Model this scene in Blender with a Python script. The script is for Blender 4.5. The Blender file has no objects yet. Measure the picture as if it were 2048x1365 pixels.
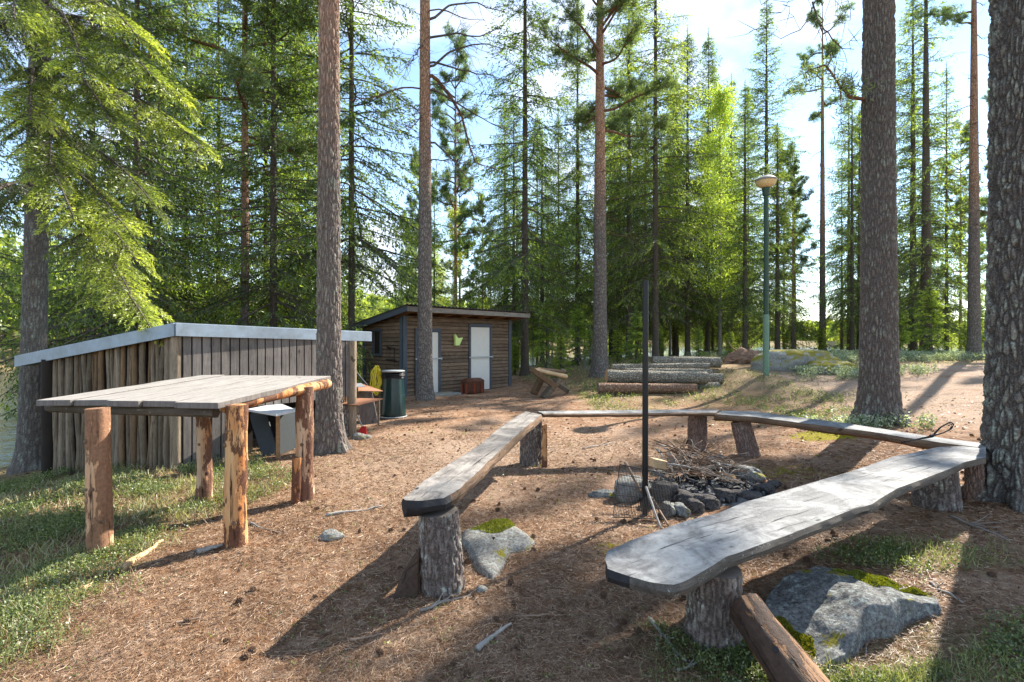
import bpy, math, random
import numpy as np
from mathutils import Vector, Matrix

# ------------------------------------------------------------------ camera, sky, sun
scene = bpy.context.scene
CAM_H = 1.5
FPX = 1000.0          # focal length in pixels of the 2048 px wide photograph
CX, HY = 1024.0, 683.0
cam_data = bpy.data.cameras.new("camera")
cam = bpy.data.objects.new("camera", cam_data)
scene.collection.objects.link(cam)
cam.location = (0, 0, CAM_H)
cam.rotation_euler = (math.radians(90), 0, 0)
cam_data.sensor_width = 36.0
cam_data.lens = 36.0 * FPX / 2048.0
cam_data.clip_start = 0.05
cam_data.clip_end = 5000
scene.camera = cam

SUN_AZ = math.radians(46.5)    # clockwise from +Y
SUN_EL = math.radians(37.0)
world = bpy.data.worlds.new("World")
scene.world = world
world.use_nodes = True
nt = world.node_tree
nt.nodes.clear()
w_out = nt.nodes.new('ShaderNodeOutputWorld')
w_bg = nt.nodes.new('ShaderNodeBackground')
w_sky = nt.nodes.new('ShaderNodeTexSky')
w_sky.sky_type = 'NISHITA'
w_sky.sun_disc = False
w_sky.sun_elevation = SUN_EL
w_sky.sun_rotation = SUN_AZ
w_sky.air_density = 1.0
w_sky.dust_density = 0.0
w_bg.inputs['Strength'].default_value = 0.13
w_tc = nt.nodes.new('ShaderNodeTexCoord')
w_map = nt.nodes.new('ShaderNodeMapping')
w_map.inputs['Scale'].default_value = (1.0, 1.0, 2.2)
w_map.inputs['Location'].default_value = (1.3, 0.4, 0.1)
w_n = nt.nodes.new('ShaderNodeTexNoise')
w_n.inputs['Scale'].default_value = 2.3
w_n.inputs['Detail'].default_value = 9
w_n.inputs['Roughness'].default_value = 0.55
w_r = nt.nodes.new('ShaderNodeValToRGB')
w_r.color_ramp.elements[0].position = 0.50
w_r.color_ramp.elements[1].position = 0.64
w_mix = nt.nodes.new('ShaderNodeMix')
w_mix.data_type = 'RGBA'
w_mix.inputs[7].default_value = (4.0, 4.25, 4.6, 1)     # sunlit cloud
nt.links.new(w_tc.outputs['Generated'], w_map.inputs['Vector'])
nt.links.new(w_map.outputs[0], w_n.inputs['Vector'])
nt.links.new(w_n.outputs['Fac'], w_r.inputs['Fac'])
nt.links.new(w_r.outputs['Color'], w_mix.inputs[0])
nt.links.new(w_sky.outputs[0], w_mix.inputs[6])
nt.links.new(w_mix.outputs[2], w_bg.inputs['Color'])
nt.links.new(w_bg.outputs[0], w_out.inputs[0])

sd = bpy.data.lights.new("sun", 'SUN')
sd.energy = 4.8
sd.angle = math.radians(0.53)
sd.color = (1.0, 0.94, 0.84)
sun = bpy.data.objects.new("sun", sd)
scene.collection.objects.link(sun)
SUN_DIR = Vector((math.sin(SUN_AZ)*math.cos(SUN_EL), math.cos(SUN_AZ)*math.cos(SUN_EL), math.sin(SUN_EL)))
sun.rotation_euler = (-SUN_DIR).to_track_quat('-Z', 'Y').to_euler()
sun.location = SUN_DIR * 60

scene.view_settings.view_transform = 'Standard'
scene.view_settings.look = 'None'
scene.view_settings.exposure = 1.5
scene.view_settings.gamma = 1.0
scene.render.engine = 'CYCLES'
scene.cycles.max_bounces = 6
scene.cycles.diffuse_bounces = 4
scene.cycles.glossy_bounces = 2
scene.cycles.transmission_bounces = 3
scene.cycles.transparent_max_bounces = 4
scene.cycles.caustics_reflective = False
scene.cycles.caustics_refractive = False
scene.cycles.sample_clamp_indirect = 8
scene.cycles.use_denoising = True

# ------------------------------------------------------------------ measuring helpers
def P(px, py, D):                    # photo pixel + distance -> world point
    return np.array([(px-CX)/FPX*D, D, CAM_H-(py-HY)/FPX*D])
def U(px, py, z):                    # photo pixel + height -> world point
    D = (CAM_H-z)*FPX/(py-HY)
    return np.array([(px-CX)/FPX*D, D, z])

# ------------------------------------------------------------------ numpy noise
def _h(*a):
    n = np.zeros(np.broadcast(*a).shape, dtype=np.uint32)
    for i, v in enumerate(a):
        n = n + (np.asarray(v).astype(np.int64).astype(np.uint32) * np.uint32([374761393, 668265263, 2147483647, 1274126177][i]))
    n = (n ^ (n >> np.uint32(13))) * np.uint32(1274126177)
    n = (n ^ (n >> np.uint32(15))) * np.uint32(2246822519)
    n = n ^ (n >> np.uint32(16))
    return n.astype(np.float64) / 4294967295.0
def vn2(x, y, s=0):
    xi, yi = np.floor(x), np.floor(y)
    fx, fy = x-xi, y-yi
    fx = fx*fx*(3-2*fx); fy = fy*fy*(3-2*fy)
    a = _h(xi, yi, s+0*xi); b = _h(xi+1, yi, s+0*xi); c = _h(xi, yi+1, s+0*xi); d = _h(xi+1, yi+1, s+0*xi)
    return (a*(1-fx)+b*fx)*(1-fy) + (c*(1-fx)+d*fx)*fy
def fb2(x, y, o=4, s=0):
    r = 0; a = .5; t = 0
    for i in range(o):
        r = r + a*vn2(x*2**i+i*17.3, y*2**i+i*9.1, s+i); t += a; a *= .5
    return r/t
def vn3(p, s=0):
    i = np.floor(p); f = p-i; f = f*f*(3-2*f)
    r = 0
    for dx in (0, 1):
        for dy in (0, 1):
            for dz in (0, 1):
                w = (f[:, 0] if dx else 1-f[:, 0])*(f[:, 1] if dy else 1-f[:, 1])*(f[:, 2] if dz else 1-f[:, 2])
                r = r + w*_h(i[:, 0]+dx, i[:, 1]+dy, i[:, 2]+dz, s+0*i[:, 0])
    return r
def fb3(p, o=4, s=0):
    r = 0; a = .5; t = 0
    for i in range(o):
        r = r + a*vn3(p*2**i+i*7.7, s+i); t += a; a *= .5
    return r/t
def worley3(p, s=0):
    i = np.floor(p)
    f1 = np.full(len(p), 9.0); f2 = np.full(len(p), 9.0)
    for dx in (-1, 0, 1):
        for dy in (-1, 0, 1):
            for dz in (-1, 0, 1):
                c = i + np.array([dx, dy, dz])
                q = np.stack([c[:, 0]+_h(c[:, 0], c[:, 1], c[:, 2], s+0*c[:, 0]),
                              c[:, 1]+_h(c[:, 0], c[:, 1], c[:, 2], s+1+0*c[:, 0]),
                              c[:, 2]+_h(c[:, 0], c[:, 1], c[:, 2], s+2+0*c[:, 0])], 1)
                d = np.linalg.norm(q-p, axis=1)
                n1 = np.minimum(f1, d); f2 = np.minimum(np.maximum(f1, d), f2); f1 = n1
    return f1, f2
def sstep(x, a, b):
    t = np.clip((x-a)/(b-a), 0, 1); return t*t*(3-2*t)

# ------------------------------------------------------------------ terrain
CP = [(-15,0,-1.5),(15,0,1.0),(0,-6,0),(-7,-5,-.5),(7,-5,.4),(0,0,0),(0,2.2,0),(-.4,2.9,0),(.15,6.1,0),(-2.9,3.5,0),
      (-2.0,3.7,0),(-2.85,4.6,0),(-1.95,4.7,0),(-2.25,2.2,0),(-3.7,3.6,-.02),(-5.6,5.6,-.2),(-6.4,6.8,-.37),(-4.0,5.9,-.03),
      (-7.3,7.6,-.44),(-12.5,12.7,-1.22),(-10,6,-1.1),(-9,14,-1.1),(-2.4,8.3,0),(-3.5,9,-.1),(-6,22,-1.05),(-4,33,-1.3),(-2.94,13.6,0),(-5,15.5,-.3),
      (-.12,16.7,0),(-2.2,12.8,0),(.5,18,.22),(3,17,.32),(.95,13.5,0),(2.2,12.6,.13),(5.0,12.6,.18),(5.2,15,.62),(7.1,14,.54),
      (8.8,15.2,.66),(5.57,7.6,.28),(6.5,7.4,.25),(10.5,12,.58),(15.8,18,.9),(4.44,4.4,.11),(3.0,3.24,.16),(2.0,2.9,.1),(1.4,2.3,.02),
      (2.4,2.3,.14),(1.14,4.3,0),(1.8,5,0),(2.6,6.7,0),(3,6.3,.02),(3.6,4.2,.09),(10,30,.45),(20,35,.4),(26,30,.5),(2,30,.15),(-.1,8,0),(-1.5,10,0),
      (5,9,.05),(18,44,-1.2),(8,44,-1.2),(36,40,-1.2),(-1,40,-1.25),(40,20,.5),(25,5,1.2)]
CP = np.array(CP, float)
def _tps(r2):
    return np.where(r2 > 1e-9, r2*np.log(np.maximum(r2, 1e-9))*.5, 0)
_A = CP[:, :2]
_K = _tps(((_A[:, None]-_A[None])**2).sum(-1)) + np.eye(len(CP))*0.35
_Q = np.hstack([np.ones((len(CP), 1)), _A])
_M = np.block([[_K, _Q], [_Q.T, np.zeros((3, 3))]])
_W = np.linalg.solve(_M, np.concatenate([CP[:, 2], np.zeros(3)]))
LAKE_Z = -1.2
def ground(x, y, fine=False):
    x = np.atleast_1d(np.asarray(x, float)); y = np.atleast_1d(np.asarray(y, float))
    sh = x.shape; x = x.ravel(); y = y.ravel()
    z = np.zeros_like(x)
    for a in range(0, len(x), 60000):
        xa, ya = np.clip(x[a:a+60000], -30, 60), np.clip(y[a:a+60000], -20, 60)
        k = _tps((xa[:, None]-_A[:, 0])**2+(ya[:, None]-_A[:, 1])**2)
        z[a:a+60000] = k@_W[:len(CP)] + _W[-3] + _W[-2]*xa + _W[-1]*ya
    r = np.hypot(x, y)
    ang = np.degrees(np.arctan2(x, y))
    # near landmass ends at the lake; far shore beyond
    land = 43 + 0*r
    land = np.where(ang < -5, np.interp(ang, [-180, -120, -60, -44, -30, -18, -5], [50, 30, 15, 18.5, 23, 31, 41]), land)
    land = np.where(ang > 60, 70, land)
    z = z*(1-sstep(r, land-5, land+2)) + (-2.6)*sstep(r, land-5, land+2)
    far = np.interp(ang, [-180, -60, -40, -20, 0, 8, 14, 40, 180], [62, 62, 66, 80, 95, 130, 300, 330, 330])
    z = z + (1.6 + .8*fb2(x*.05, y*.05, 3, 5)*2 + (3.5+np.where(ang<8, 4.5, 12))*sstep(r, far+5, far*2.2) - (-2.6) - 1.2)*sstep(r, far-1, far+4)
    z = z + (fb2(x*.9, y*.9, 3, 1)-.5)*.07
    if fine:
        z = z + (fb2(x*6, y*6, 3, 2)-.5)*.03*np.clip(1-r/40, 0, 1) + (fb2(x*34, y*34, 2, 3)-.5)*.014*np.clip(1-r/9, 0, 1)
    return z.reshape(sh)
def gz(x, y):
    return float(ground(x, y)[0])
def slim(px):                        # a round thing off the lens axis looks wider than it is
    return 1/math.sqrt(1+((px-CX)/FPX)**2)
def GP(px, D, dz=0.0):
    x = (px-CX)/FPX*D
    return np.array([x, D, gz(x, D)+dz])

# ------------------------------------------------------------------ mesh helpers
def new_mesh(name, v, faces, mats, mi=None, smooth=False, attrs=None):
    me = bpy.data.meshes.new(name)
    v = np.asarray(v, dtype=np.float32)
    if isinstance(faces, np.ndarray):
        nf, k = faces.shape
        loops = faces.astype(np.int32).ravel()
        starts = np.arange(0, nf*k, k, dtype=np.int32)
    else:
        nf = len(faces)
        lens = np.array([len(f) for f in faces], dtype=np.int32)
        loops = np.array([i for f in faces for i in f], dtype=np.int32)
        starts = np.concatenate([[0], np.cumsum(lens)[:-1]]).astype(np.int32)
    me.vertices.add(len(v)); me.vertices.foreach_set('co', v.ravel())
    me.loops.add(len(loops)); me.loops.foreach_set('vertex_index', loops)
    me.polygons.add(nf); me.polygons.foreach_set('loop_start', starts)
    for m in mats: me.materials.append(m)
    if mi is not None: me.polygons.foreach_set('material_index', np.asarray(mi, dtype=np.int32))
    me.polygons.foreach_set('use_smooth', np.full(nf, bool(smooth)))
    if attrs:
        for k_, a in attrs.items():
            at = me.attributes.new(k_, 'FLOAT', 'POINT'); at.data.foreach_set('value', np.asarray(a, dtype=np.float32))
    me.update(calc_edges=True)
    me.validate()
    return me
def link(o, parent=None):
    scene.collection.objects.link(o)
    if parent is not None: o.parent = parent
    return o
def tag(o, label=None, cat=None, group=None, kind=None):
    if label: o['label'] = label
    if cat: o['category'] = cat
    if group: o['group'] = group
    if kind: o['kind'] = kind
    return o
def thing(name, label, cat, loc=(0, 0, 0), group=None, rot=(0, 0, 0)):
    o = bpy.data.objects.new(name, None); link(o)
    o.location = loc; o.rotation_euler = rot; o.empty_display_size = .2
    return tag(o, label, cat, group)
class MB:
    """collects shapes in world coordinates and links them as one object"""
    def __init__(s): s.v = []; s.f = []; s.m = []; s.n = 0
    def add(s, v, f, mi=0):
        v = np.asarray(v, float); s.v.append(v)
        for q in f: s.f.append(tuple(int(i)+s.n for i in q)); s.m.append(mi)
        s.n += len(v); return s
    def box(s, c, size, ax=None, mi=0, taper=None):
        c = np.asarray(c, float); h = np.asarray(size, float)/2
        ax = np.eye(3) if ax is None else np.asarray(ax, float)
        v = []
        for z in (-1, 1):
            for y in (-1, 1):
                for x in (-1, 1):
                    k = (taper if (taper and z > 0) else 1)
                    v.append(c + ax[0]*x*h[0]*k + ax[1]*y*h[1]*k + ax[2]*z*h[2])
        return s.add(v, [(0, 2, 3, 1), (4, 5, 7, 6), (0, 1, 5, 4), (2, 6, 7, 3), (0, 4, 6, 2), (1, 3, 7, 5)], mi)
    def tube(s, path, rad, n=10, caps=True, mi=0, cmi=None, wob=0, seed=0, rough=0, squash=None):
        path = np.asarray(path, float); rad = np.broadcast_to(np.asarray(rad, float), (len(path),))
        v, f = tube_geo(path, rad, n, wob, seed, rough, squash)
        s.add(v, f, mi)
        if caps:
            k = len(path)
            cm = mi if cmi is None else cmi
            b = s.n-len(v)
            s.f.append(tuple(b+i for i in range(n))[::-1]); s.m.append(cm)
            s.f.append(tuple(b+(k-1)*n+i for i in range(n))); s.m.append(cm)
        return s
    def prism(s, bot, top, mi=0):
        k = len(bot); v = list(bot)+list(top)
        f = [tuple(range(k))[::-1], tuple(range(k, 2*k))]+[(i, (i+1) % k, k+(i+1) % k, k+i) for i in range(k)]
        return s.add(v, f, mi)
    def obj(s, name, mats, parent=None, base=None, smooth=False, frame=None, bevel=0, auto=False):
        """frame: 4x4 local frame in world space (so textures follow the object's own axes)"""
        if not isinstance(mats, (list, tuple)): mats = [mats]
        v = np.vstack(s.v)
        pb = np.array(parent.location) if parent is not None else np.zeros(3)
        o = None
        if frame is None:
            b = np.asarray(base, float) if base is not None else (pb if parent is not None else v.mean(0)*[1, 1, 0]+[0, 0, v[:, 2].min()])
            me = new_mesh(name, v-b, s.f, mats, s.m, smooth)
            o = bpy.data.objects.new(name, me); o.location = b-pb
        else:
            inv = np.linalg.inv(frame)
            lv = (inv[:3, :3]@v.T).T+inv[:3, 3]
            me = new_mesh(name, lv, s.f, mats, s.m, smooth)
            o = bpy.data.objects.new(name, me)
            fm = frame.copy(); fm[:3, 3] -= pb
            o.matrix_basis = Matrix(fm.tolist())
        link(o, parent)
        if bevel:
            md = o.modifiers.new('bevel', 'BEVEL'); md.width = bevel; md.segments = 2; md.limit_method = 'ANGLE'
        if auto:
            try: me.set_sharp_from_angle(angle=math.radians(40))
            except Exception: pass
        return o
def nrm(a):
    a = np.asarray(a, float); return a/np.maximum(np.linalg.norm(a, axis=-1, keepdims=True), 1e-9)
def tube_geo(path, rad, n, wob=0, seed=0, rough=0, squash=None):
    k = len(path)
    T = nrm(np.gradient(path, axis=0)) if k > 2 else np.repeat(nrm(path[1]-path[0])[None], 2, 0)
    ref = np.array([0, 0, 1.]) if abs(T[0][2]) < .9 else np.array([1., 0, 0])
    A = nrm(np.cross(T, ref)); B = np.cross(T, A)
    if abs(T[0][2]) >= .9:
        A = nrm(np.cross(B, T))
    th = np.arange(n)/n*2*math.pi
    R = rad[:, None]*np.ones(n)
    if wob or rough:
        L = np.concatenate([[0], np.cumsum(np.linalg.norm(np.diff(path, axis=0), axis=1))])
        q = np.stack(np.broadcast_arrays(np.cos(th)[None]*1.3+seed*3.1, np.sin(th)[None]*1.3+seed*1.7, L[:, None]*2.0), -1).reshape(-1, 3)
        R = R*(1+wob*(fb3(q, 2, seed).reshape(k, n)-.5)*2)
        if rough:
            q2 = q*np.array([5, 5, 3.0])
            R = R+rough*(fb3(q2, 3, seed+5).reshape(k, n)-.5)*2
    sx, sy = (1, 1) if squash is None else squash
    v = path[:, None]+R[..., None]*(A[:, None]*np.cos(th)[None, :, None]*sx+B[:, None]*np.sin(th)[None, :, None]*sy)
    i = np.arange(k-1)[:, None]*n; j = np.arange(n)[None]; j2 = (j+1) % n
    f = np.stack([i+j, i+j2, i+n+j2, i+n+j], -1).reshape(-1, 4)
    return v.reshape(-1, 3), f
def frame_of(origin, xdir, up=(0, 0, 1)):
    x = nrm(xdir); y = nrm(np.cross(up, x)); z = np.cross(x, y)
    m = np.eye(4); m[:3, 0] = x; m[:3, 1] = y; m[:3, 2] = z; m[:3, 3] = origin
    return m
def frame_z(origin, zdir):
    z = nrm(zdir); ref = np.array([1., 0, 0]) if abs(z[0]) < .9 else np.array([0, 1., 0])
    y = nrm(np.cross(z, ref)); x = np.cross(y, z)
    m = np.eye(4); m[:3, 0] = x; m[:3, 1] = y; m[:3, 2] = z; m[:3, 3] = origin
    return m

# ------------------------------------------------------------------ materials
def S(h):  # sRGB 0-255 triple -> linear
    return tuple(((c/255)/12.92 if c/255 <= .04045 else ((c/255+.055)/1.055)**2.4) for c in h)+(1,)
class NT:
    def __init__(s, name):
        s.m = bpy.data.materials.new(name); s.m.use_nodes = True; s.t = s.m.node_tree
        s.b = s.t.nodes['Principled BSDF']; s.out = s.t.nodes['Material Output']
    def n(s, ty, **kw):
        x = s.t.nodes.new(ty)
        for k, v in kw.items():
            if k.startswith('_'): setattr(x, k[1:], v)
        return x
    def l(s, a, b): s.t.links.new(a, b)
    def setin(s, sock, v):
        if isinstance(v, bpy.types.NodeSocket): s.l(v, sock)
        else: sock.default_value = v
    def coords(s, scale=(1, 1, 1), which='Object', loc=(0, 0, 0)):
        c = s.n('ShaderNodeTexCoord'); m = s.n('ShaderNodeMapping')
        m.inputs['Scale'].default_value = scale; m.inputs['Location'].default_value = loc
        s.l(c.outputs[which], m.inputs[0]); return m.outputs[0]
    def noise(s, vec, scale, detail=5, rough=.55, dist=0):
        x = s.n('ShaderNodeTexNoise'); s.l(vec, x.inputs['Vector'])
        x.inputs['Scale'].default_value = scale; x.inputs['Detail'].default_value = detail
        x.inputs['Roughness'].default_value = rough; x.inputs['Distortion'].default_value = dist
        return x.outputs['Fac']
    def voro(s, vec, scale, feature='DISTANCE_TO_EDGE', out='Distance', rnd=1):
        x = s.n('ShaderNodeTexVoronoi'); x.feature = feature; s.l(vec, x.inputs['Vector'])
        x.inputs['Scale'].default_value = scale; x.inputs['Randomness'].default_value = rnd
        return x.outputs[out]
    def ramp(s, fac, stops, interp='LINEAR'):
        x = s.n('ShaderNodeValToRGB'); x.color_ramp.interpolation = interp
        e = x.color_ramp.elements
        while len(e) < len(stops): e.new(.5)
        for el, (p, c) in zip(e, stops):
            el.position = p; el.color = c if len(c) == 4 else (*c, 1)
        s.setin(x.inputs[0], fac); return x.outputs[0]
    def mix(s, fac, a, b, mode='MIX'):
        x = s.n('ShaderNodeMix'); x.data_type = 'RGBA'; x.blend_type = mode
        s.setin(x.inputs[0], fac); s.setin(x.inputs[6], a); s.setin(x.inputs[7], b); return x.outputs[2]
    def math(s, op, a, b=0.0, c=None, clamp=False):
        x = s.n('ShaderNodeMath'); x.operation = op; x.use_clamp = clamp
        s.setin(x.inputs[0], a); s.setin(x.inputs[1], b)
        if c is not None: s.setin(x.inputs[2], c)
        return x.outputs[0]
    def mr(s, v, a, b, c=0, d=1):
        x = s.n('ShaderNodeMapRange'); s.setin(x.inputs[0], v)
        x.inputs[1].default_value = a; x.inputs[2].default_value = b; x.inputs[3].default_value = c; x.inputs[4].default_value = d
        return x.outputs[0]
    def attr(s, name):
        x = s.n('ShaderNodeAttribute'); x.attribute_name = name; return x.outputs['Fac']
    def distort(s, vec, scale, amt):
        x = s.n('ShaderNodeTexNoise'); s.l(vec, x.inputs['Vector']); x.inputs['Scale'].default_value = scale; x.inputs['Detail'].default_value = 3
        sub = s.n('ShaderNodeVectorMath'); sub.operation = 'SUBTRACT'; s.l(x.outputs['Color'], sub.inputs[0]); sub.inputs[1].default_value = (.5, .5, .5)
        sc = s.n('ShaderNodeVectorMath'); sc.operation = 'SCALE'; s.l(sub.outputs[0], sc.inputs[0]); sc.inputs['Scale'].default_value = amt
        ad = s.n('ShaderNodeVectorMath'); ad.operation = 'ADD'; s.l(vec, ad.inputs[0]); s.l(sc.outputs[0], ad.inputs[1])
        return ad.outputs[0]
    def done(s, col, rough=.85, bump=None, bs=.6, bd=.01, spec=.3, metal=0):
        s.setin(s.b.inputs['Base Color'], col); s.setin(s.b.inputs['Roughness'], rough)
        s.b.inputs['Specular IOR Level'].default_value = spec; s.b.inputs['Metallic'].default_value = metal
        if bump is not None:
            x = s.n('ShaderNodeBump'); x.inputs['Strength'].default_value = bs; x.inputs['Distance'].default_value = bd
            s.l(bump, x.inputs['Height']); s.l(x.outputs[0], s.b.inputs['Normal'])
        return s.m

def mat_bark(name, plate, plate2, crack, lichen=None, lamt=.5, orange=None, oz=(4, 7), vs=(24, 24, 8), crackw=.20, useattr=False, fine=90):
    t = NT(name)
    v = t.coords()
    vd = t.distort(v, 5, .09)
    mp = t.n('ShaderNodeMapping'); mp.inputs['Scale'].default_value = vs; t.l(vd, mp.inputs[0])
    if useattr:
        cr = t.attr('crack')
    else:
        cr = t.mr(t.voro(mp.outputs[0], 1.0), 0.0, crackw)
    n1 = t.noise(v, 9, 6, .65); n2 = t.noise(mp.outputs[0], 4.0, 5, .7); n3 = t.noise(v, fine, 4, .7)
    col = t.mix(t.mr(n1, .35, .65), plate, plate2)
    col = t.mix(t.mr(n2, .3, .75), col, t.mix(.55, col, crack))
    if orange:
        sx = t.n('ShaderNodeSeparateXYZ'); t.l(v, sx.inputs[0])
        zz = t.math('ADD', sx.outputs[2], t.mr(n1, 0, 1, -1.6, 1.6))
        col = t.mix(t.mr(zz, oz[0], oz[1]), col, t.mix(t.mr(n2, .35, .6), orange, t.mix(.45, orange, plate)))
    col = t.mix(t.math('MULTIPLY', t.math('SUBTRACT', 1.0, cr), t.mr(n1, .3, .7, .35, .85)), col, crack)
    col = t.mix(t.math('MULTIPLY', t.mr(n3, .5, .7), .45), col, t.mix(.5, col, (.75, .70, .66, 1)))
    if lichen:
        vl = t.noise(v, 7, 8, .75); vl2 = t.noise(v, 38, 5, .7)
        lf = t.math('MULTIPLY', t.mr(vl, .62-.2*lamt, .70-.2*lamt), t.mr(vl2, .42, .56))
        lf = t.math('MULTIPLY', lf, t.mr(cr, .2, .8), clamp=True)
        col = t.mix(lf, col, lichen)
    h = t.math('ADD', t.math('MULTIPLY', cr, 1.0 if not useattr else .1), t.math('ADD', t.math('MULTIPLY', n2, .35), t.math('MULTIPLY', n3, .22)))
    return t.done(col, .9, h, .9, .022, .15)
def mat_wood(name, c1, c2, dark, axis='x', scale=1.0, rough=.8, spots=0.0, lich=None, checks=.6, bump=.5, isl=0.0):
    t = NT(name)
    st = {'x': (1.1, 16, 16), 'z': (16, 16, 1.1), 'y': (16, 1.1, 16)}[axis]
    v0 = t.coords(); v = t.coords(tuple(a*scale for a in st)); vd = t.distort(v, .8, .8)
    g = t.noise(vd, 2.2, 6, .65); g2 = t.noise(vd, 9, 4, .7); big = t.noise(v0, 2.6, 4, .6)
    col = t.mix(t.mr(g, .3, .7), c1, c2)
    col = t.mix(t.math('MULTIPLY', t.mr(g2, .52, .70), checks), col, dark)
    col = t.mix(t.math('MULTIPLY', t.mr(big, .5, .68), .5), col, t.mix(.5, col, dark))
    if isl:
        gi = t.n('ShaderNodeNewGeometry'); rv = gi.outputs['Random Per Island']
        col = t.mix(1.0, col, t.ramp(rv, [(0, (1-isl*.9,)*3), (.5, (1-isl*.3, 1-isl*.36, 1-isl*.45)), (1, (1+isl*.5,)*3)]), 'MULTIPLY')
    if spots:
        col = t.mix(t.math('MULTIPLY', t.mr(t.noise(v0, 5, 5, .7), .52, .66), spots), col, c2)
    if lich:
        col = t.mix(t.math('MULTIPLY', t.mr(t.noise(v0, 55, 4, .75), .60, .66), t.mr(t.noise(v0, 4, 3), .45, .6)), col, lich)
    pt = t.noise(t.distort(t.coords(tuple(a*scale*.35 for a in st)), .5, 1.2), 2.0, 7, .7)
    col = t.mix(t.math('MULTIPLY', t.mr(pt, .55, .60), checks*.7), col, t.mix(.55, col, dark))
    kn = t.noise(t.coords(tuple(a**.3 for a in st)), 5.5, 1, .4)
    col = t.mix(t.math('MULTIPLY', t.mr(kn, .73, .78), .8), col, dark)
    h = t.math('ADD', t.math('MULTIPLY', g, .6), t.math('MULTIPLY', g2, -.5))
    return t.done(col, rough, h, bump, .006, .25)
def mat_plain(name, c, rough=.7, var=.25, ns=12, spec=.3, metal=0, bump=0, dark=None):
    t = NT(name); v = t.coords(); n = t.noise(v, ns, 6, .65)
    d = dark or tuple(x*.45 for x in c[:3])+(1,)
    col = t.mix(t.math('MULTIPLY', t.mr(n, .35, .75), var), c, d)
    return t.done(col, rough, n if bump else None, bump, .01, spec, metal)
def mat_foliage(name, dark, mid, light, trans=.45, rough=.6, objvar=.5):
    t = NT(name)
    f = t.attr('tint')
    oi = t.n('ShaderNodeObjectInfo')
    f2 = t.math('ADD', f, t.mr(oi.outputs['Random'], 0, 1, -.16*objvar, .16*objvar), clamp=True)
    col = t.ramp(f2, [(0, dark), (.5, mid), (1, light)])
    hv = t.math('FRACT', t.math('MULTIPLY', oi.outputs['Random'], 7.31))
    col = t.mix(t.mr(hv, 0, 1, 0, objvar if objvar > .2 else 0), col, (.62, .86, 1.15, 1), 'MULTIPLY')
    df = t.n('ShaderNodeBsdfDiffuse'); tr = t.n('ShaderNodeBsdfTranslucent'); mx = t.n('ShaderNodeMixShader'); gl = t.n('ShaderNodeBsdfGlossy')
    t.l(col, df.inputs[0])
    tc = t.mix(1.0, col, (1.9, 1.9, .8, 1), 'MULTIPLY'); t.l(tc, tr.inputs[0])
    mx.inputs[0].default_value = trans; t.l(df.outputs[0], mx.inputs[1]); t.l(tr.outputs[0], mx.inputs[2])
    gl.inputs['Roughness'].default_value = .45; gl.inputs[0].default_value = (1, 1, 1, 1)
    m2 = t.n('ShaderNodeMixShader'); m2.inputs[0].default_value = .04; t.l(mx.outputs[0], m2.inputs[1]); t.l(gl.outputs[0], m2.inputs[2])
    t.l(m2.outputs[0], t.out.inputs[0]); t.t.nodes.remove(t.b)
    return t.m

def mat_bench(name, c1, c2, pale, dark):
    t = NT(name); v0 = t.coords(); v = t.coords((1.0, 13, 13)); vd = t.distort(v, .7, 1.3)
    g = t.noise(vd, 2.5, 7, .7); b = t.noise(v0, 4.5, 6, .68, .6); b2 = t.noise(v0, 11, 6, .75); f = t.noise(v0, 90, 4, .8)
    col = t.mix(t.mr(g, .3, .7), c1, c2)
    col = t.mix(t.math('MULTIPLY', t.mr(b, .44, .66), .75), col, pale)
    col = t.mix(t.math('MULTIPLY', t.mr(b2, .52, .72), .6), col, dark)
    col = t.mix(t.math('MULTIPLY', t.mr(f, .58, .66), .5), col, pale)
    ck = t.noise(t.distort(t.coords((.16, 15, 15)), .4, 1.3), 2.6, 4, .6)
    col = t.mix(t.mr(ck, .63, .67), col, dark)
    kn = t.voro(t.coords((1, 2.2, 2.2)), 3.2, 'F1'); col = t.mix(t.mr(kn, .085, .05), col, dark)
    h = t.math('ADD', t.math('MULTIPLY', g, .7), t.math('ADD', t.math('MULTIPLY', t.mr(ck, .6, .7), -.9), t.math('MULTIPLY', f, .3)))
    return t.done(col, .8, h, .6, .008, .25)
def mat_post(name, wood, orange, bark, dark, amt, ax='z', kn_=.10):
    sw_ = (lambda q: q) if ax == 'z' else (lambda q: (q[2], q[1], q[0]))
    t = NT(name); v0 = t.coords(); v = t.coords(sw_((7, 7, 2.1))); vd = t.distort(v, 1.5, .5)
    a = t.noise(vd, 1.0, 7, .7); b = t.noise(vd, .8, 5, .6, .4); g = t.noise(t.coords(sw_((38, 38, 2.2))), 2.0, 5, .7); f = t.noise(v0, 45, 5, .75)
    col = t.mix(t.mr(b, .38, .6), wood, orange)
    col = t.mix(t.math('MULTIPLY', t.mr(g, .5, .7), .55), col, t.mix(.5, col, dark))
    bk = t.mr(a, .56-.16*amt, .585-.16*amt)
    col = t.mix(bk, col, t.mix(t.mr(f, .35, .65), bark, t.mix(.5, bark, dark)))
    ck = t.noise(t.distort(t.coords(sw_((26, 26, 1.3))), .6, 1.5), 1.5, 4, .6); col = t.mix(t.mr(ck, .66, .69), col, dark)
    kn = t.voro(t.coords(sw_((4.2, 4.2, 2.6))), 1.25, 'F1'); col = t.mix(t.mr(kn, kn_, kn_*.6), col, dark)
    h = t.math('ADD', t.math('MULTIPLY', bk, .8), t.math('ADD', t.math('MULTIPLY', f, .5), t.math('MULTIPLY', t.mr(ck, .6, .69), -.8)))
    return t.done(col, .8, h, .9, .012, .25)
M = {}
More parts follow.
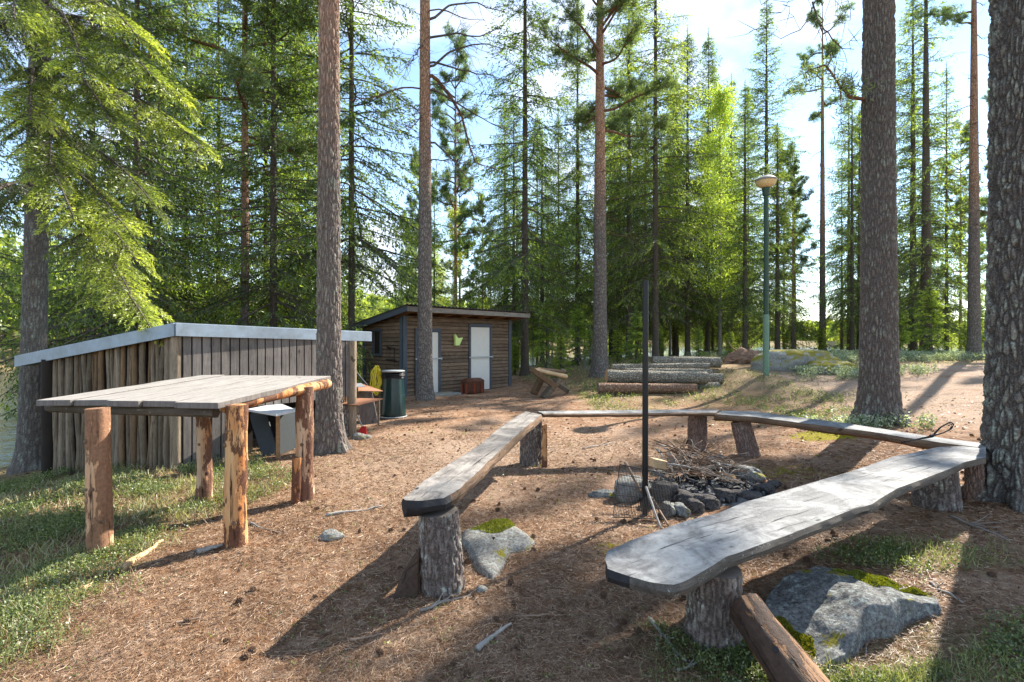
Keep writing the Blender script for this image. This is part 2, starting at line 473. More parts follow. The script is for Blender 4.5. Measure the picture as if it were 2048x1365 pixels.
M['pine_bark'] = mat_bark('pine_bark', S((130, 120, 112)), S((160, 148, 138)), S((42, 34, 32)), S((150, 158, 140)), .45, S((200, 148, 112)), (4.8, 7.5))
M['pine_bark_low'] = mat_bark('pine_bark_low', S((132, 120, 110)), S((160, 146, 136)), S((42, 34, 32)), S((150, 158, 140)), .3, S((200, 146, 110)), (2.8, 6.0))
M['pine_bark_near'] = mat_bark('pine_bark_near', S((132, 120, 112)), S((166, 152, 140)), S((38, 30, 28)), S((148, 160, 138)), .5, S((192, 150, 124)), (3.6, 5.6), useattr=True)
M['old_bark_near'] = mat_bark('old_bark_near', S((104, 96, 89)), S((136, 126, 116)), S((34, 29, 26)), S((158, 166, 150)), .75, None, useattr=True)
M['pine_bark_grey'] = mat_bark('grey_pine_bark', S((112, 103, 97)), S((142, 132, 122)), S((44, 38, 35)), S((146, 156, 140)), .55, S((160, 132, 114)), (5.5, 8.5), useattr=True)
M['silver'] = mat_foliage('pale_shrub_leaves', (.12, .15, .08, 1), (.30, .34, .22, 1), (.62, .66, .52, 1), .25)
M['spruce_bark'] = mat_bark('spruce_bark', S((112, 99, 88)), S((144, 130, 116)), S((58, 48, 41)), S((150, 156, 140)), .5, None, vs=(44, 44, 20), crackw=.3)
M['spruce_near'] = mat_bark('near_spruce_bark', S((108, 100, 94)), S((142, 134, 124)), S((52, 45, 40)), S((150, 158, 146)), .6, None, useattr=True)
M['birch_bark'] = mat_bark('birch_bark', S((176, 172, 162)), S((138, 132, 122)), S((46, 42, 40)), None, vs=(10, 10, 26), crackw=.06)
M['limb'] = mat_bark('limb_bark', S((116, 96, 80)), S((140, 118, 98)), S((62, 50, 42)), S((150, 156, 140)), .5, None, vs=(30, 30, 20), crackw=.1)
M['dead_limb'] = mat_bark('dead_limb_bark', S((134, 124, 112)), S((100, 90, 80)), S((52, 44, 38)), None, vs=(30, 30, 20), crackw=.1)
M['pine_limb'] = mat_bark('pine_limb_bark', S((160, 112, 82)), S((130, 100, 80)), S((70, 48, 36)), None, vs=(30, 30, 20), crackw=.1)
M['spruce'] = mat_foliage('spruce_needles', (.045, .068, .020, 1), (.15, .20, .045, 1), (.38, .44, .08, 1), .58)
M['spruce_bright'] = mat_foliage('bright_spruce_needles', (.035, .052, .018, 1), (.12, .165, .042, 1), (.45, .50, .10, 1), .48, objvar=.05)
M['pine'] = mat_foliage('pine_needles', (.06, .09, .04, 1), (.15, .20, .08, 1), (.28, .34, .14, 1), .4)
M['birch'] = mat_foliage('spring_birch_leaves', (.18, .23, .03, 1), (.36, .42, .06, 1), (.60, .62, .14, 1), .55)
M['far'] = mat_foliage('far_wood_foliage', (.08, .12, .03, 1), (.26, .31, .06, 1), (.52, .54, .12, 1), .45)
M['plant'] = mat_foliage('berry_plant_leaves', (.05, .07, .022, 1), (.12, .155, .045, 1), (.33, .35, .14, 1), .35)
M['moss'] = mat_foliage('moss', (.06, .07, .008, 1), (.16, .16, .012, 1), (.34, .30, .02, 1), .25)
M['grass'] = mat_foliage('dry_and_green_grass', (.08, .11, .03, 1), (.22, .23, .08, 1), (.50, .43, .27, 1), .35)
M['litter'] = mat_foliage('fallen_needles', (.050, .025, .013, 1), (.22, .118, .060, 1), (.60, .43, .29, 1), .1, objvar=0)
M['bench_top'] = mat_bench('weathered_bench_wood', S((94, 93, 94)), S((130, 129, 127)), S((182, 181, 177)), S((50, 48, 48)))
M['bench_dark'] = mat_bench('darkened_bench_wood', S((92, 87, 83)), S((132, 125, 118)), S((178, 170, 160)), S((34, 32, 32)))
M['bench_side'] = mat_wood('bench_underside_wood', S((96, 74, 58)), S((134, 108, 84)), S((42, 32, 26)), 'x', 1, .85, .2, None, .9, .9)
M['grey_side'] = mat_wood('grey_bench_edge', S((78, 72, 66)), S((108, 100, 90)), S((36, 33, 31)), 'x', 1, .85, .2, S((150, 156, 146)), .7)
M['char'] = mat_plain('charred_wood', S((46, 44, 45)), .7, .6, 30, bump=.5)
M['table_top'] = mat_wood('table_board_wood', S((146, 139, 132)), S((184, 178, 170)), S((84, 76, 70)), 'x', .8, .7, .4, None, .8, .5, .15)
M['table_end'] = mat_wood('table_board_end', S((104, 98, 94)), S((132, 124, 118)), S((50, 46, 44)), 'z', 1, .8)
M['post'] = mat_post('peeling_post_wood', S((206, 176, 146)), S((184, 128, 88)), S((128, 92, 74)), S((66, 44, 34)), .55)
M['post_orange'] = mat_post('orange_post_wood', S((208, 166, 118)), S((188, 116, 62)), S((116, 78, 58)), S((62, 40, 30)), .35)
M['post_bark'] = mat_post('post_bark_flakes', S((208, 166, 130)), S((188, 134, 94)), S((156, 116, 88)), S((78, 54, 42)), .75, 'z', .05)
M['slat'] = mat_wood('grey_pole_wood', S((112, 96, 79)), S((150, 136, 117)), S((52, 41, 33)), 'z', 1, .8, .3, None, 1.0, .8, .6)
M['slat_brown'] = mat_wood('brown_pole_wood', S((112, 88, 64)), S((140, 114, 86)), S((58, 42, 32)), 'z', 1, .8, .3, None, .9, .5, .4)
M['board_v'] = mat_wood('grey_wall_boards', S((104, 98, 94)), S((142, 134, 128)), S((52, 46, 44)), 'z', 1, .8, .3, None, .7, .5, .35)
M['hut_wall'] = mat_wood('hut_siding_wood', S((104, 84, 68)), S((142, 120, 98)), S((54, 42, 34)), 'x', 1, .8, .5, None, .8, .5, .35)
M['hut_trim'] = mat_plain('hut_grey_blue_trim', S((84, 90, 97)), .6, .45, 10)
M['fascia_wood'] = mat_wood('hut_fascia_wood', S((126, 118, 108)), S((148, 140, 128)), S((76, 68, 60)), 'x', 1)
M['rafter'] = mat_wood('rafter_wood', S((148, 110, 76)), S((168, 130, 92)), S((90, 62, 42)), 'x', 1)
M['white'] = mat_plain('white_door_paint', S((226, 220, 208)), .5, .12, 8)
M['steel'] = mat_plain('galvanised_steel', S((178, 180, 184)), .45, .25, 14, .5, .6)
M['tin'] = mat_plain('zinc_fascia_metal', S((150, 164, 178)), .45, .7, 5, .5, .25, .3, S((112, 118, 120)))
M['roof_tin'] = mat_plain('corrugated_roof_sheet', S((100, 98, 90)), .6, .5, 12)
M['rust'] = mat_plain('rusty_sheet_metal', S((166, 118, 92)), .7, .35, 9, .2, .2)
M['black'] = mat_plain('black_painted_steel', S((22, 22, 24)), .45, .3, 30, .4)
M['dark'] = mat_plain('gap_shade_wood', S((52, 44, 38)), .9, .5, 9)  # dark tone puts shade into the colour behind gaps and openings
M['darkgrey'] = mat_plain('dark_grey_board', S((62, 67, 69)), .7, .3, 14)  # darkened so the counter's side panel looks shaded
M['white_board'] = mat_plain('white_counter_board', S((206, 208, 210)), .45, .25, 9)
M['green_bag'] = mat_plain('green_plastic_sack', S((14, 52, 52)), .3, .35, 9, .6, 0, .4)
M['lid'] = mat_plain('grey_plastic_lid', S((170, 174, 172)), .5, .2, 9)
M['yellow'] = mat_plain('yellow_hose', S((226, 208, 50)), .4, .2, 9, .5)
M['limegreen'] = mat_plain('lime_plastic', S((216, 236, 140)), .4, .1, 9, .5)
M['brownbox'] = mat_wood('dark_brown_box_wood', S((84, 52, 38)), S((110, 70, 50)), S((40, 26, 20)), 'x', 1, .5)
M['redwood'] = mat_plain('red_brown_paint', S((140, 60, 40)), .5, .3, 14)
M['red'] = mat_plain('red_plastic', S((190, 44, 40)), .45, .15, 9)
M['lamp_green'] = mat_plain('flaking_green_paint', S((52, 78, 62)), .5, .4, 16)
M['lamp_pale'] = mat_plain('pale_green_paint', S((112, 142, 120)), .55, .4, 16)
M['cream'] = mat_plain('cream_lamp_glass', S((220, 196, 146)), .4, .15, 9)
M['grey_cap'] = mat_plain('grey_lamp_cap', S((138, 132, 122)), .6, .3, 12)
M['cutend'] = mat_plain('sawn_log_end', S((196, 156, 112)), .85, .5, 16)
M['greyend'] = mat_plain('weathered_log_end', S((128, 116, 104)), .85, .6, 18)
M['glass'] = mat_plain('window_glass_pale_reflection', S((168, 186, 166)), .08, .5, 3, .8)  # pale base colour stands in for light reflected by the pane
M['charcoal'] = mat_plain('charcoal', S((24, 23, 24)), .8, .5, 40, bump=.8)
M['ash'] = mat_plain('grey_ash', S((112, 110, 108)), .95, .9, 22, bump=.8, dark=S((30, 29, 30)))
M['twig'] = mat_plain('dry_twig', S((148, 124, 104)), .85, .5, 30)
M['greytwig'] = mat_plain('grey_dry_branch', S((158, 152, 144)), .85, .5, 40, bump=.5)
M['cone'] = mat_plain('pine_cone_scales', S((118, 92, 72)), .85, .7, 120, bump=1)
M['wood_new'] = mat_wood('split_pale_wood', S((196, 160, 116)), S((220, 190, 150)), S((120, 88, 60)), 'x', .8)
def mat_rock(name, c1, c2, dk, moss=0.3, lich=S((168, 176, 170))):
    t = NT(name); v = t.coords()
    n = t.noise(v, 5, 8, .7); n2 = t.noise(v, 60, 6, .75); n3 = t.noise(v, 14, 6, .7)
    col = t.mix(t.mr(n, .35, .65), c1, c2)
    col = t.mix(t.math('MULTIPLY', t.mr(n2, .45, .60), .75), col, dk)
    n4 = t.noise(v, 26, 6, .8)
    col = t.mix(t.math('MULTIPLY', t.mr(n4, .52, .60), .75), col, lich)
    col = t.mix(t.math('MULTIPLY', t.mr(n3, .56, .66), .6), col, dk)
    if moss:
        g = t.n('ShaderNodeNewGeometry'); sx = t.n('ShaderNodeSeparateXYZ'); t.l(g.outputs['Normal'], sx.inputs[0])
        mf = t.math('MULTIPLY', t.mr(t.noise(v, 3.1, 6, .75), .66-.2*moss, .70-.2*moss), t.mr(sx.outputs[2], .1, .6))
        col = t.mix(mf, col, t.mix(t.mr(n2, .3, .7), (.13, .12, .012, 1), (.32, .27, .03, 1)))
    h = t.math('ADD', t.math('MULTIPLY', n3, .6), t.math('MULTIPLY', n2, .5))
    return t.done(col, .9, h, .9, .03, .2)
M['rock'] = mat_rock('lichened_granite', S((110, 109, 106)), S((148, 147, 142)), S((62, 61, 60)), .5)
M['rock_warm'] = mat_rock('pale_granite', S((132, 129, 122)), S((162, 158, 150)), S((78, 75, 72)), .4)
M['rock_mossy'] = mat_rock('mossy_granite', S((140, 140, 136)), S((168, 168, 162)), S((84, 84, 82)), 1.1)
M['rock_soot'] = mat_rock('sooty_stone', S((72, 68, 66)), S((112, 104, 98)), S((24, 23, 23)), 0, S((56, 54, 54)))

def mat_ground():
    t = NT('forest_floor'); v = t.coords()
    gm = t.attr('green'); sm = t.attr('sand'); ms = t.attr('mossy')
    n1 = t.noise(v, 2.2, 6, .65); n2 = t.noise(v, 34, 7, .8); n3 = t.noise(v, 9, 6, .75); n4 = t.noise(v, 120, 4, .8)
    vo = t.voro(t.distort(v, 30, .08), 42, 'F1', 'Distance')
    brown = t.mix(t.mr(n2, .3, .7), S((88, 58, 40)), S((190, 146, 110)))
    brown = t.mix(t.math('MULTIPLY', t.mr(n3, .45, .68), .75), brown, S((214, 186, 160)))
    n5 = t.noise(v, .9, 5, .7)
    brown = t.mix(t.math('MULTIPLY', t.mr(n5, .5, .66), .55), brown, S((84, 58, 44)))
    brown = t.mix(t.math('MULTIPLY', t.mr(n5, .5, .34), .5), brown, S((196, 168, 144)))
    brown = t.mix(t.math('MULTIPLY', t.mr(vo, .10, .0), .55), brown, S((52, 36, 28)))
    brown = t.mix(t.math('MULTIPLY', t.mr(n4, .5, .7), .5), brown, S((60, 42, 34)))
    sand = t.mix(t.mr(n2, .35, .7), S((150, 124, 104)), S((204, 180, 158)))
    green = t.mix(t.mr(n2, .35, .68), S((96, 78, 52)), S((172, 154, 112)))
    green = t.mix(t.math('MULTIPLY', t.mr(n4, .5, .7), .6), green, S((190, 176, 140)))
    moss = t.mix(t.mr(n2, .35, .7), S((116, 106, 24)), S((176, 164, 48)))
    col = t.mix(t.math('MULTIPLY', sm, t.mr(n1, .25, .5)), brown, sand)
    gf = t.mr(t.math('ADD', gm, t.mr(n3, .3, .7, -.35, .35)), .35, .65)
    col = t.mix(gf, col, green)
    mf = t.mr(t.math('ADD', ms, t.mr(n3, .3, .7, -.3, .3)), .5, .62)
    col = t.mix(mf, col, moss)
    h = t.math('ADD', t.math('MULTIPLY', n2, .7), t.math('ADD', t.math('MULTIPLY', n4, .5), t.math('MULTIPLY', n3, .8)))
    return t.done(col, .95, h, 1.0, .035, .1)
M['ground'] = mat_ground()
def mat_water():
    t = NT('lake_water'); v = t.coords((1, 1, 1))
    n = t.noise(v, 1.1, 5, .6); n2 = t.noise(v, 6, 3, .6)
    h = t.math('ADD', n, t.math('MULTIPLY', n2, .35))
    return t.done((.03, .045, .055, 1), .06, h, .5, .12, .8)
M['water'] = mat_water()

# ------------------------------------------------------------------ terrain mesh and lake
def masks(x, y):
    r = np.hypot(x, y); a = np.degrees(np.arctan2(x, y))
    n = fb2(x*.8, y*.8, 4, 11)
    g = np.zeros_like(x)
    g = np.maximum(g, .72*sstep(-x+ (n-.5)*2.6, 1.7, 3.2)*sstep(7.5-y, 0, 1.5))
    g = np.maximum(g, sstep(-x, 4.2, 6.0))
    g = np.maximum(g, .75*np.exp(-(((x-1.0)/.55)**2+((y-2.35)/.45)**2)))
    g = np.maximum(g, .8*np.exp(-(((x-2.2)/1.3)**2+((y-2.1)/.55)**2)))
    g = np.maximum(g, .7*np.exp(-(((x-2.6)/.8)**2+((y-3.2)/.35)**2)))
    g = np.maximum(g, .50*sstep(y + 2.2*(n-.5), 9.0, 11.5)*sstep(x, .8, 2.0)*(1-sstep(x, 7, 9)*(1-sstep(y, 13.5, 15))))
    g = np.maximum(g, .95*sstep(y, 15.5, 18.5)*sstep(x, -.5, 1))
    g = np.maximum(g, .9*sstep(r, 24, 30))
    g = np.maximum(g, .6*np.exp(-(((x-5.2)/2.2)**2+((y-9.5)/1.6)**2)))
    s = sstep(x, 5.2, 8)*sstep(y, 6.0, 7.5)*(1-sstep(y, 14.5, 16.5)) + .65*np.exp(-(((x+.8)/1.6)**2+((y-6.2)/1.8)**2)) + .5*np.exp(-(((x-.6)/1.9)**2+((y-6.9)/1.2)**2))
    m = .95*np.exp(-(((x-4.65)/.8)**2+((y-7.2)/.45)**2)) + .55*np.exp(-(((x-3.1)/1.1)**2+((y-5.6)/.6)**2)) + .42*np.exp(-(((x-.9)/.5)**2+((y-7)/.5)**2))
    m = np.maximum(m, .6*np.exp(-(((x-.75)/.3)**2+((y-3.6)/.3)**2)))
    return g, np.clip(s, 0, 1), m
th = np.radians(np.concatenate([np.linspace(-180, -66, 30)[:-1], np.linspace(-66, -50, 40)[:-1], np.linspace(-50, 50, 640), np.linspace(50, 66, 40)[1:], np.linspace(66, 180, 30)[1:]]))
rr = np.concatenate([np.geomspace(.3, 1.6, 14)[:-1], np.geomspace(1.6, 30, 430), np.geomspace(30, 1200, 130)[1:]])
TH, RR = np.meshgrid(th[:-1], rr)
gx, gy = (RR*np.sin(TH)).ravel(), (RR*np.cos(TH)).ravel()
gzv = ground(gx, gy, True)
nT = len(th)-1
i_ = np.arange(len(rr)-1)[:, None]*nT; j_ = np.arange(nT)[None]; j2_ = (j_+1) % nT
gf = np.stack([i_+j_, i_+nT+j_, i_+nT+j2_, i_+j2_], -1).reshape(-1, 4)
gf = np.vstack([gf, ])
G_, S_, M_ = masks(gx, gy)
gm_ = new_mesh('ground', np.stack([gx, gy, gzv], 1), gf, [M['ground']], None, True, {'green': G_, 'sand': S_, 'mossy': M_})
# flip if needed so normals point up
if gm_.polygons[1000].normal.z < 0: gm_.flip_normals()
go = bpy.data.objects.new('ground', gm_); link(go); tag(go, 'forest floor of brown needles with green patches', 'ground', kind='structure')
w = MB(); nseg = 64
rw = [0.01, 1500]
w.add([(1500*math.cos(a), 1500*math.sin(a), LAKE_Z) for a in np.linspace(0, 2*math.pi, nseg, endpoint=False)], [tuple(range(nseg))])
wo = w.obj('lake', M['water'], base=(0, 0, LAKE_Z)); tag(wo, 'calm lake seen between the trees', 'lake', kind='structure')

# ------------------------------------------------------------------ bench planks
def resample(poly, n):
    poly = np.asarray(poly, float); L = np.concatenate([[0], np.cumsum(np.linalg.norm(np.diff(poly, axis=0), axis=1))])
    t = np.linspace(0, L[-1], n); return np.stack([np.interp(t, L, poly[:, k]) for k in range(poly.shape[1])], 1)
def slab(name, far, near, thick, label, mats, seed=0, round_under=.35, n=100, char=0):
    """half-log plank: flat top between two measured edges, sides bulging to a narrower underside"""
    A = resample(far, n); B = resample(near, n)
    wv = nrm((A-B)*[1, 1, 0])
    t = np.arange(n)
    j = (fb3(np.stack([t*.31+seed*9, 0*t, 0*t], 1), 3, seed)-.5)
    A = A+wv*(j[:, None]*.02); B = B+wv*((fb3(np.stack([t*.31+seed*5+50, 0*t, 0*t], 1), 3, seed)-.5)[:, None]*.02)
    fr = []
    m = 10
    for k in range(m+1):                       # top surface, slightly uneven
        u = k/m
        row = A*(1-u)+B*u
        row = row+np.array([0, 0, 1])*((fb2(t*.25+seed, u*3+seed+0*t, 3, seed)-.5)*.012)[:, None]*(0 if k in (0, m) else 1)
        fr.append(row)
    e = np.linalg.norm(A-B, axis=1)[:, None]
    bul = .012+.02*fb2(t*.3, 0*t+seed, 3, seed+9)[:, None]
    th_ = thick*(1+.25*(fb2(t*.12, 0*t+seed*3, 2, seed+3)-.5))[:, None]
    Z = np.array([0, 0, 1.])
    fr += [B-wv*bul-Z*th_*.3, B-wv*bul*.6-Z*th_*.6, B+wv*e*round_under*.5-Z*th_*.95, B+wv*e*.5-Z*th_*1.02, A-wv*e*round_under*.5-Z*th_*.95, A+wv*bul*.5-Z*th_*.6, A+wv*bul-Z*th_*.3]
    V = np.stack(fr, 1); k = V.shape[1]
    b = MB(); f = []; mi = []
    for i in range(n-1):
        for q in range(k):
            q2 = (q+1) % k
            f.append((i*k+q, (i+1)*k+q, (i+1)*k+q2, i*k+q2)); mi.append(0 if q < m else (2 if i < n*char else 1))
    f.append(tuple(range(k))); mi.append(2)
    f.append(tuple((n-1)*k+q for q in range(k))[::-1]); mi.append(2)
    b.v = [V.reshape(-1, 3)]; b.f = f; b.m = mi; b.n = len(b.v[0])
    d = (A[-1]+B[-1]-A[0]-B[0]); d[2] = 0
    o = b.obj(name, mats, frame=frame_of((A[0]+B[0])/2-[0, 0, thick], d), smooth=True, auto=True)
    tag(o, label, 'bench plank', 'half log bench planks round the fire ring')
    return o
zf = lambda px: .43+.125*(px-1211)/(1960-1211)
far1 = [(1211, 1118), (1215, 1102), (1262, 1082), (1333, 1055), (1379, 1041), (1431, 1029), (1487, 1006), (1559, 986), (1615, 969), (1700, 944), (1732, 934), (1787, 914), (1820, 908), (1875, 895), (1930, 893), (1972, 889)]
near1 = [(1211, 1122), (1215, 1137), (1264, 1155), (1302, 1166), (1345, 1172), (1368, 1164), (1395, 1148), (1456, 1114), (1508, 1094), (1585, 1068), (1636, 1047), (1700, 1022), (1743, 1009), (1798, 976), (1842, 960), (1886, 944), (1930, 925), (1972, 915)]
slab('bench_plank', [U(a, b, zf(a)) for a, b in far1], [U(a, b, zf(a)) for a, b in near1], .085,
     'wide weathered grey bench plank with a chamfered tip, nearest and closest to the mossy boulder', [M['bench_top'], M['grey_side'], M['char']], 3, char=.045)
zl = lambda py: .57+.07*(1000-py)/180
far2 = [(806, 998), (820, 985), (860, 954), (903, 926), (928, 911), (965, 886), (1001, 855), (1026, 838), (1051, 823.5)]
near2 = [(811, 1001), (841, 1003), (888, 997), (918, 978), (940, 960), (977, 923), (1011, 892), (1048, 858), (1083, 830)]
slab('bench_plank', [U(a, b, zl(b)) for a, b in far2], [U(a, b, zl(b)) for a, b in near2], .115,
     'narrow grey bench plank with rounded charred black end', [M['bench_dark'], M['bench_side'], M['char']], 7, .6, char=.085)
far3 = [U(a, b, .62-.04*(a-1083)/360) for a, b in [(1075, 823.5), (1160, 822), (1260, 821), (1350, 820), (1440, 820.5)]]
near3 = [U(a, b, .62-.04*(a-1083)/360) for a, b in [(1086, 828), (1160, 828), (1260, 827.5), (1350, 826), (1432, 826)]]
slab('bench_plank', far3, near3, .055, 'thin straight brown bench plank at the back of the fire ring', [M['bench_top'], M['bench_side'], M['bench_side']], 11, .3)
far4 = [U(a, b, .555) for a, b in [(1436, 822.5), (1504, 823), (1596, 835), (1675, 845), (1748, 856), (1827, 868.5), (1906, 880), (1975, 888)]]
near4 = [U(a, b, .555) for a, b in [(1428, 829), (1510, 834.5), (1596, 846), (1675, 856), (1748, 865), (1811, 876), (1903, 889), (1960, 896)]]
slab('bench_plank', far4, near4, .10, 'long brown edged bench plank running from the back stumps to the lichened trunk', [M['bench_top'], M['bench_side'], M['bench_side']], 17, .5)

# ------------------------------------------------------------------ stumps
def stump(px, D, ztop, r, label, lean=(0, 0), rb=None, mat='pine_bark', seed=0, squash=1, cut='greyend', n=90):
    r *= slim(px); rb = rb*slim(px) if rb else r*1.08
    b = GP(px, D); b[2] -= .05
    k = 90
    t = np.linspace(0, 1, k)
    path = b[None]+np.stack([lean[0]*t, lean[1]*t, (ztop-b[2])*t], 1)
    rad = rb+(r-rb)*t
    v, f = tube_geo(path, rad, n, .07, seed)
    # bark relief
    c = path.repeat(n, 0); d = nrm((v-c)*[1, 1, 0])
    q = np.stack([d[:, 0]*rb*44+seed*7, d[:, 1]*rb*44, v[:, 2]*9], 1)
    q = q+1.1*(np.stack([fb3(q*.7, 2, 3), fb3(q*.7, 2, 4), fb3(q*.7, 2, 5)], 1)-.5)
    f1, f2 = worley3(q, seed)
    ck = sstep(f2-f1, 0.02, .34)
    v = v+d*((ck-1)*.009+.012*(fb3(v*40, 3, seed)-.5))[:, None]
    mb = MB(); mb.add(v, f, 0)
    mb.f.append(tuple((k-1)*n+i for i in range(n))); mb.m.append(1)
    me = new_mesh('stump', np.vstack(mb.v)-b, mb.f, [M[mat], M[cut]], mb.m, True, {'crack': ck})
    o = bpy.data.objects.new('stump', me); o.location = b; link(o)
    try: me.set_sharp_from_angle(angle=math.radians(50))
    except Exception: pass
    tag(o, label, 'stump', 'upright log stumps carrying the bench planks')
    return o
M['stump_near'] = mat_bark('stump_bark', S((116, 100, 92)), S((150, 136, 126)), S((40, 33, 30)), S((176, 180, 168)), .55, None, useattr=True)
M['stump_far'] = mat_bark('ruddy_stump_bark', S((138, 110, 94)), S((164, 138, 122)), S((60, 46, 40)), S((160, 158, 150)), .15, None, useattr=True)
stump(888, 3.03, .47, .122, 'rough bark stump under the charred end of the narrow bench plank', (-.035, 0), .138, 'stump_near', 1)
stump(1062, 6.12, .58, .135, 'shaded rough stump under the corner of the narrow bench plank', (0, 0), .14, 'stump_near', 2)
stump(1395, 6.82, .53, .135, 'ruddy smooth stump under the join of the two back planks', (0, 0), .14, 'stump_far', 3)
stump(1500, 6.45, .46, .13, 'leaning ruddy stump right of the join of the two back planks', (-.10, .05), .15, 'stump_far', 4)
stump(1876, 4.22, .47, .215, 'broad dark stump under the plank corner by the lichened trunk', (0, .05), .22, 'stump_near', 5)
stump(1948, 4.45, .47, .09, 'slim reddish stump squeezed between the broad stump and the lichened trunk', (0, 0), .1, 'stump_far', 6)
stump(1426, 2.50, .37, .135, 'rough bark stump under the chamfered tip of the wide bench plank', (.01, 0), .15, 'stump_near', 8)

def log_piece(name, p0, p1, r0, r1, mat, endmat, label, cat, group=None, seed=0, n=28, rough=.006, ends=True, split=False):
    p0 = np.array(p0, float); p1 = np.array(p1, float); k = 24
    t = np.linspace(0, 1, k)[:, None]
    path = p0+(p1-p0)*t
    fr = frame_of(p0, p1-p0) if abs(nrm(p1-p0)[2]) < .9 else frame_z(p0, p1-p0)
    mb = MB(); mb.tube(path, np.linspace(r0, r1, k), n, False, 0, None, .06, seed, rough, (1, .62) if split else None)
    root = thing(name, label, cat, tuple(p0), group)
    mb.obj('bark_surface' if not split else 'wood_surface', M[mat], root, frame=fr, smooth=True)
    V = mb.v[0]
    for a, (c, s) in enumerate(((0, p0), (k-1, p1))):
        ring = V[c*n:(c+1)*n]; cen = ring.mean(0)
        out = nrm((p0-p1) if a == 0 else (p1-p0))
        e = MB(); vv = [cen+out*.004]+[x+out*.002 for x in (cen+(ring-cen)*.55)]+list(cen+(ring-cen)*.99+out*.0015)
        f = [(0, 1+i, 1+(i+1) % n) for i in range(n)]+[(1+i, 1+n+i, 1+n+(i+1) % n, 1+(i+1) % n) for i in range(n)]
        e.add(vv, f); e.obj('cut_end', M[endmat], root)
    return root
# leaning log against the near stump (two lengths: the log and its bark strip)
M['lean_log'] = mat_post('leaning_log_wood', S((160, 124, 92)), S((118, 78, 50)), S((84, 66, 54)), S((36, 30, 27)), .6, 'x', .07)
lg = log_piece('leaning_log', P(1490, 1215, 2.33), P(1690, 1490, 1.80), .082, .108, 'lean_log', 'greyend',
          'barkless brown streaked log propped against the stump beside the mossy boulder', 'log', seed=21, rough=.012, n=40)
# knot on the leaning log
kb = MB()
la_, lb_ = P(1490, 1215, 2.33), P(1690, 1490, 1.80); kp = la_+(lb_-la_)*.45; kd = nrm(np.array([0, 0, 1.5])-kp); kd = nrm(kd-nrm(lb_-la_)*np.dot(kd, nrm(lb_-la_)))
kb.tube([kp+kd*.06, kp+kd*.0985], [.018, .012], 14, True, 0)
kb.obj('knot', M['char'], lg)
# split wedge beside the left stump
sw = MB(); c = GP(822, 2.98)
pts0 = [c+np.array(q) for q in [(-.11, -.06, -.03), (.05, -.05, -.03), (.06, .06, -.03), (-.08, .08, -.03)]]
pts1 = [c+np.array(q) for q in [(-.055, -.02, .12), (.052, -.03, .2), (.055, .04, .2), (-.035, .05, .14)]]
pts2 = [c+np.array(q) for q in [(.03, -.005, .25), (.055, -.01, .275), (.056, .03, .275), (.035, .03, .255)]]
sw.prism(pts0, pts1); sw.prism(pts1, pts2)
o = sw.obj('wood_wedge', M['lean_log'], frame=frame_of(c, (.25, 0, 1), (0, 1, 0)), bevel=.008)
tag(o, 'orange brown split wood wedge leaning on the charred bench stump', 'wood wedge')
sp = MB(); c = GP(1089, 5.98); sp.prism([c+np.array(q) for q in [(-.04, -.03, -.02), (.035, -.02, -.02), (.02, .05, -.02)]], [c+np.array(q) for q in [(-.03, -.02, .5), (.03, -.015, .52), (.01, .04, .51)]])
o = sp.obj('split_stake', M['post_orange'], frame=frame_z(c, (0, 0, 1))); tag(o, 'pale split stake standing against the shaded corner stump', 'stake')

# ------------------------------------------------------------------ table
A = P(437, 806, 3.60); B = P(662, 753, 5.22); L_ = P(76, 801, 3.83)
table = thing('outdoor_table', 'rustic high table of grey boards on four barkless posts beside the pole walled shed', 'table', tuple(P(200, 1115, 3.5)*[1, 1, 0]+[.7, .7, 0]))
nb = 5
tx = nrm(B-A); wv = (L_-A)
cuts = [0, .235, .42, .60, .80, 1.0]
for i in range(nb):
    a0 = A+wv*(cuts[i]+.0012); a1 = A+wv*(cuts[i+1]-.0012)
    ext = [0.0, -.02, .012, -.008, .015][i]
    n = 26; tt = np.linspace(0, 1, n)[:, None]
    e0 = a0-tx*ext+((B-A)+tx*ext)*tt; e1 = a1-tx*ext+((B-A)+tx*ext)*tt
    wob = (fb2(tt[:, 0]*6+i*7, tt[:, 0]*0+i, 2, i)-.5)[:, None]*.006
    Zt = np.array([0, 0, 1.])
    up0, up1 = e0+Zt*(wob+.002*i), e1+Zt*(wob+.002*((i*7) % 3))
    if i == 0: up0 = up0-nrm(wv)*((fb2(tt[:, 0]*4, tt[:, 0]*0, 3, 5)-.5)[:, None]*.05)
    if i == 4: up1 = up1+nrm(wv)*((fb2(tt[:, 0]*4, tt[:, 0]*0, 3, 6)-.5)[:, None]*.05)
    V = np.stack([up0, up1, up1-Zt*.045, up0-Zt*.045], 1)
    f = []; mi = []
    for k in range(n-1):
        for q in range(4): f.append((k*4+q, (k+1)*4+q, (k+1)*4+(q+1) % 4, k*4+(q+1) % 4)); mi.append(0 if q == 0 else 1)
    f += [(0, 1, 2, 3), tuple((n-1)*4+q for q in (3, 2, 1, 0))]; mi += [1, 1]
    mb = MB(); mb.v = [V.reshape(-1, 3)]; mb.f = f; mb.m = mi; mb.n = n*4
    mb.obj('board', [M['table_top'], M['table_end']], table, frame=frame_of(a0, tx), bevel=.004)
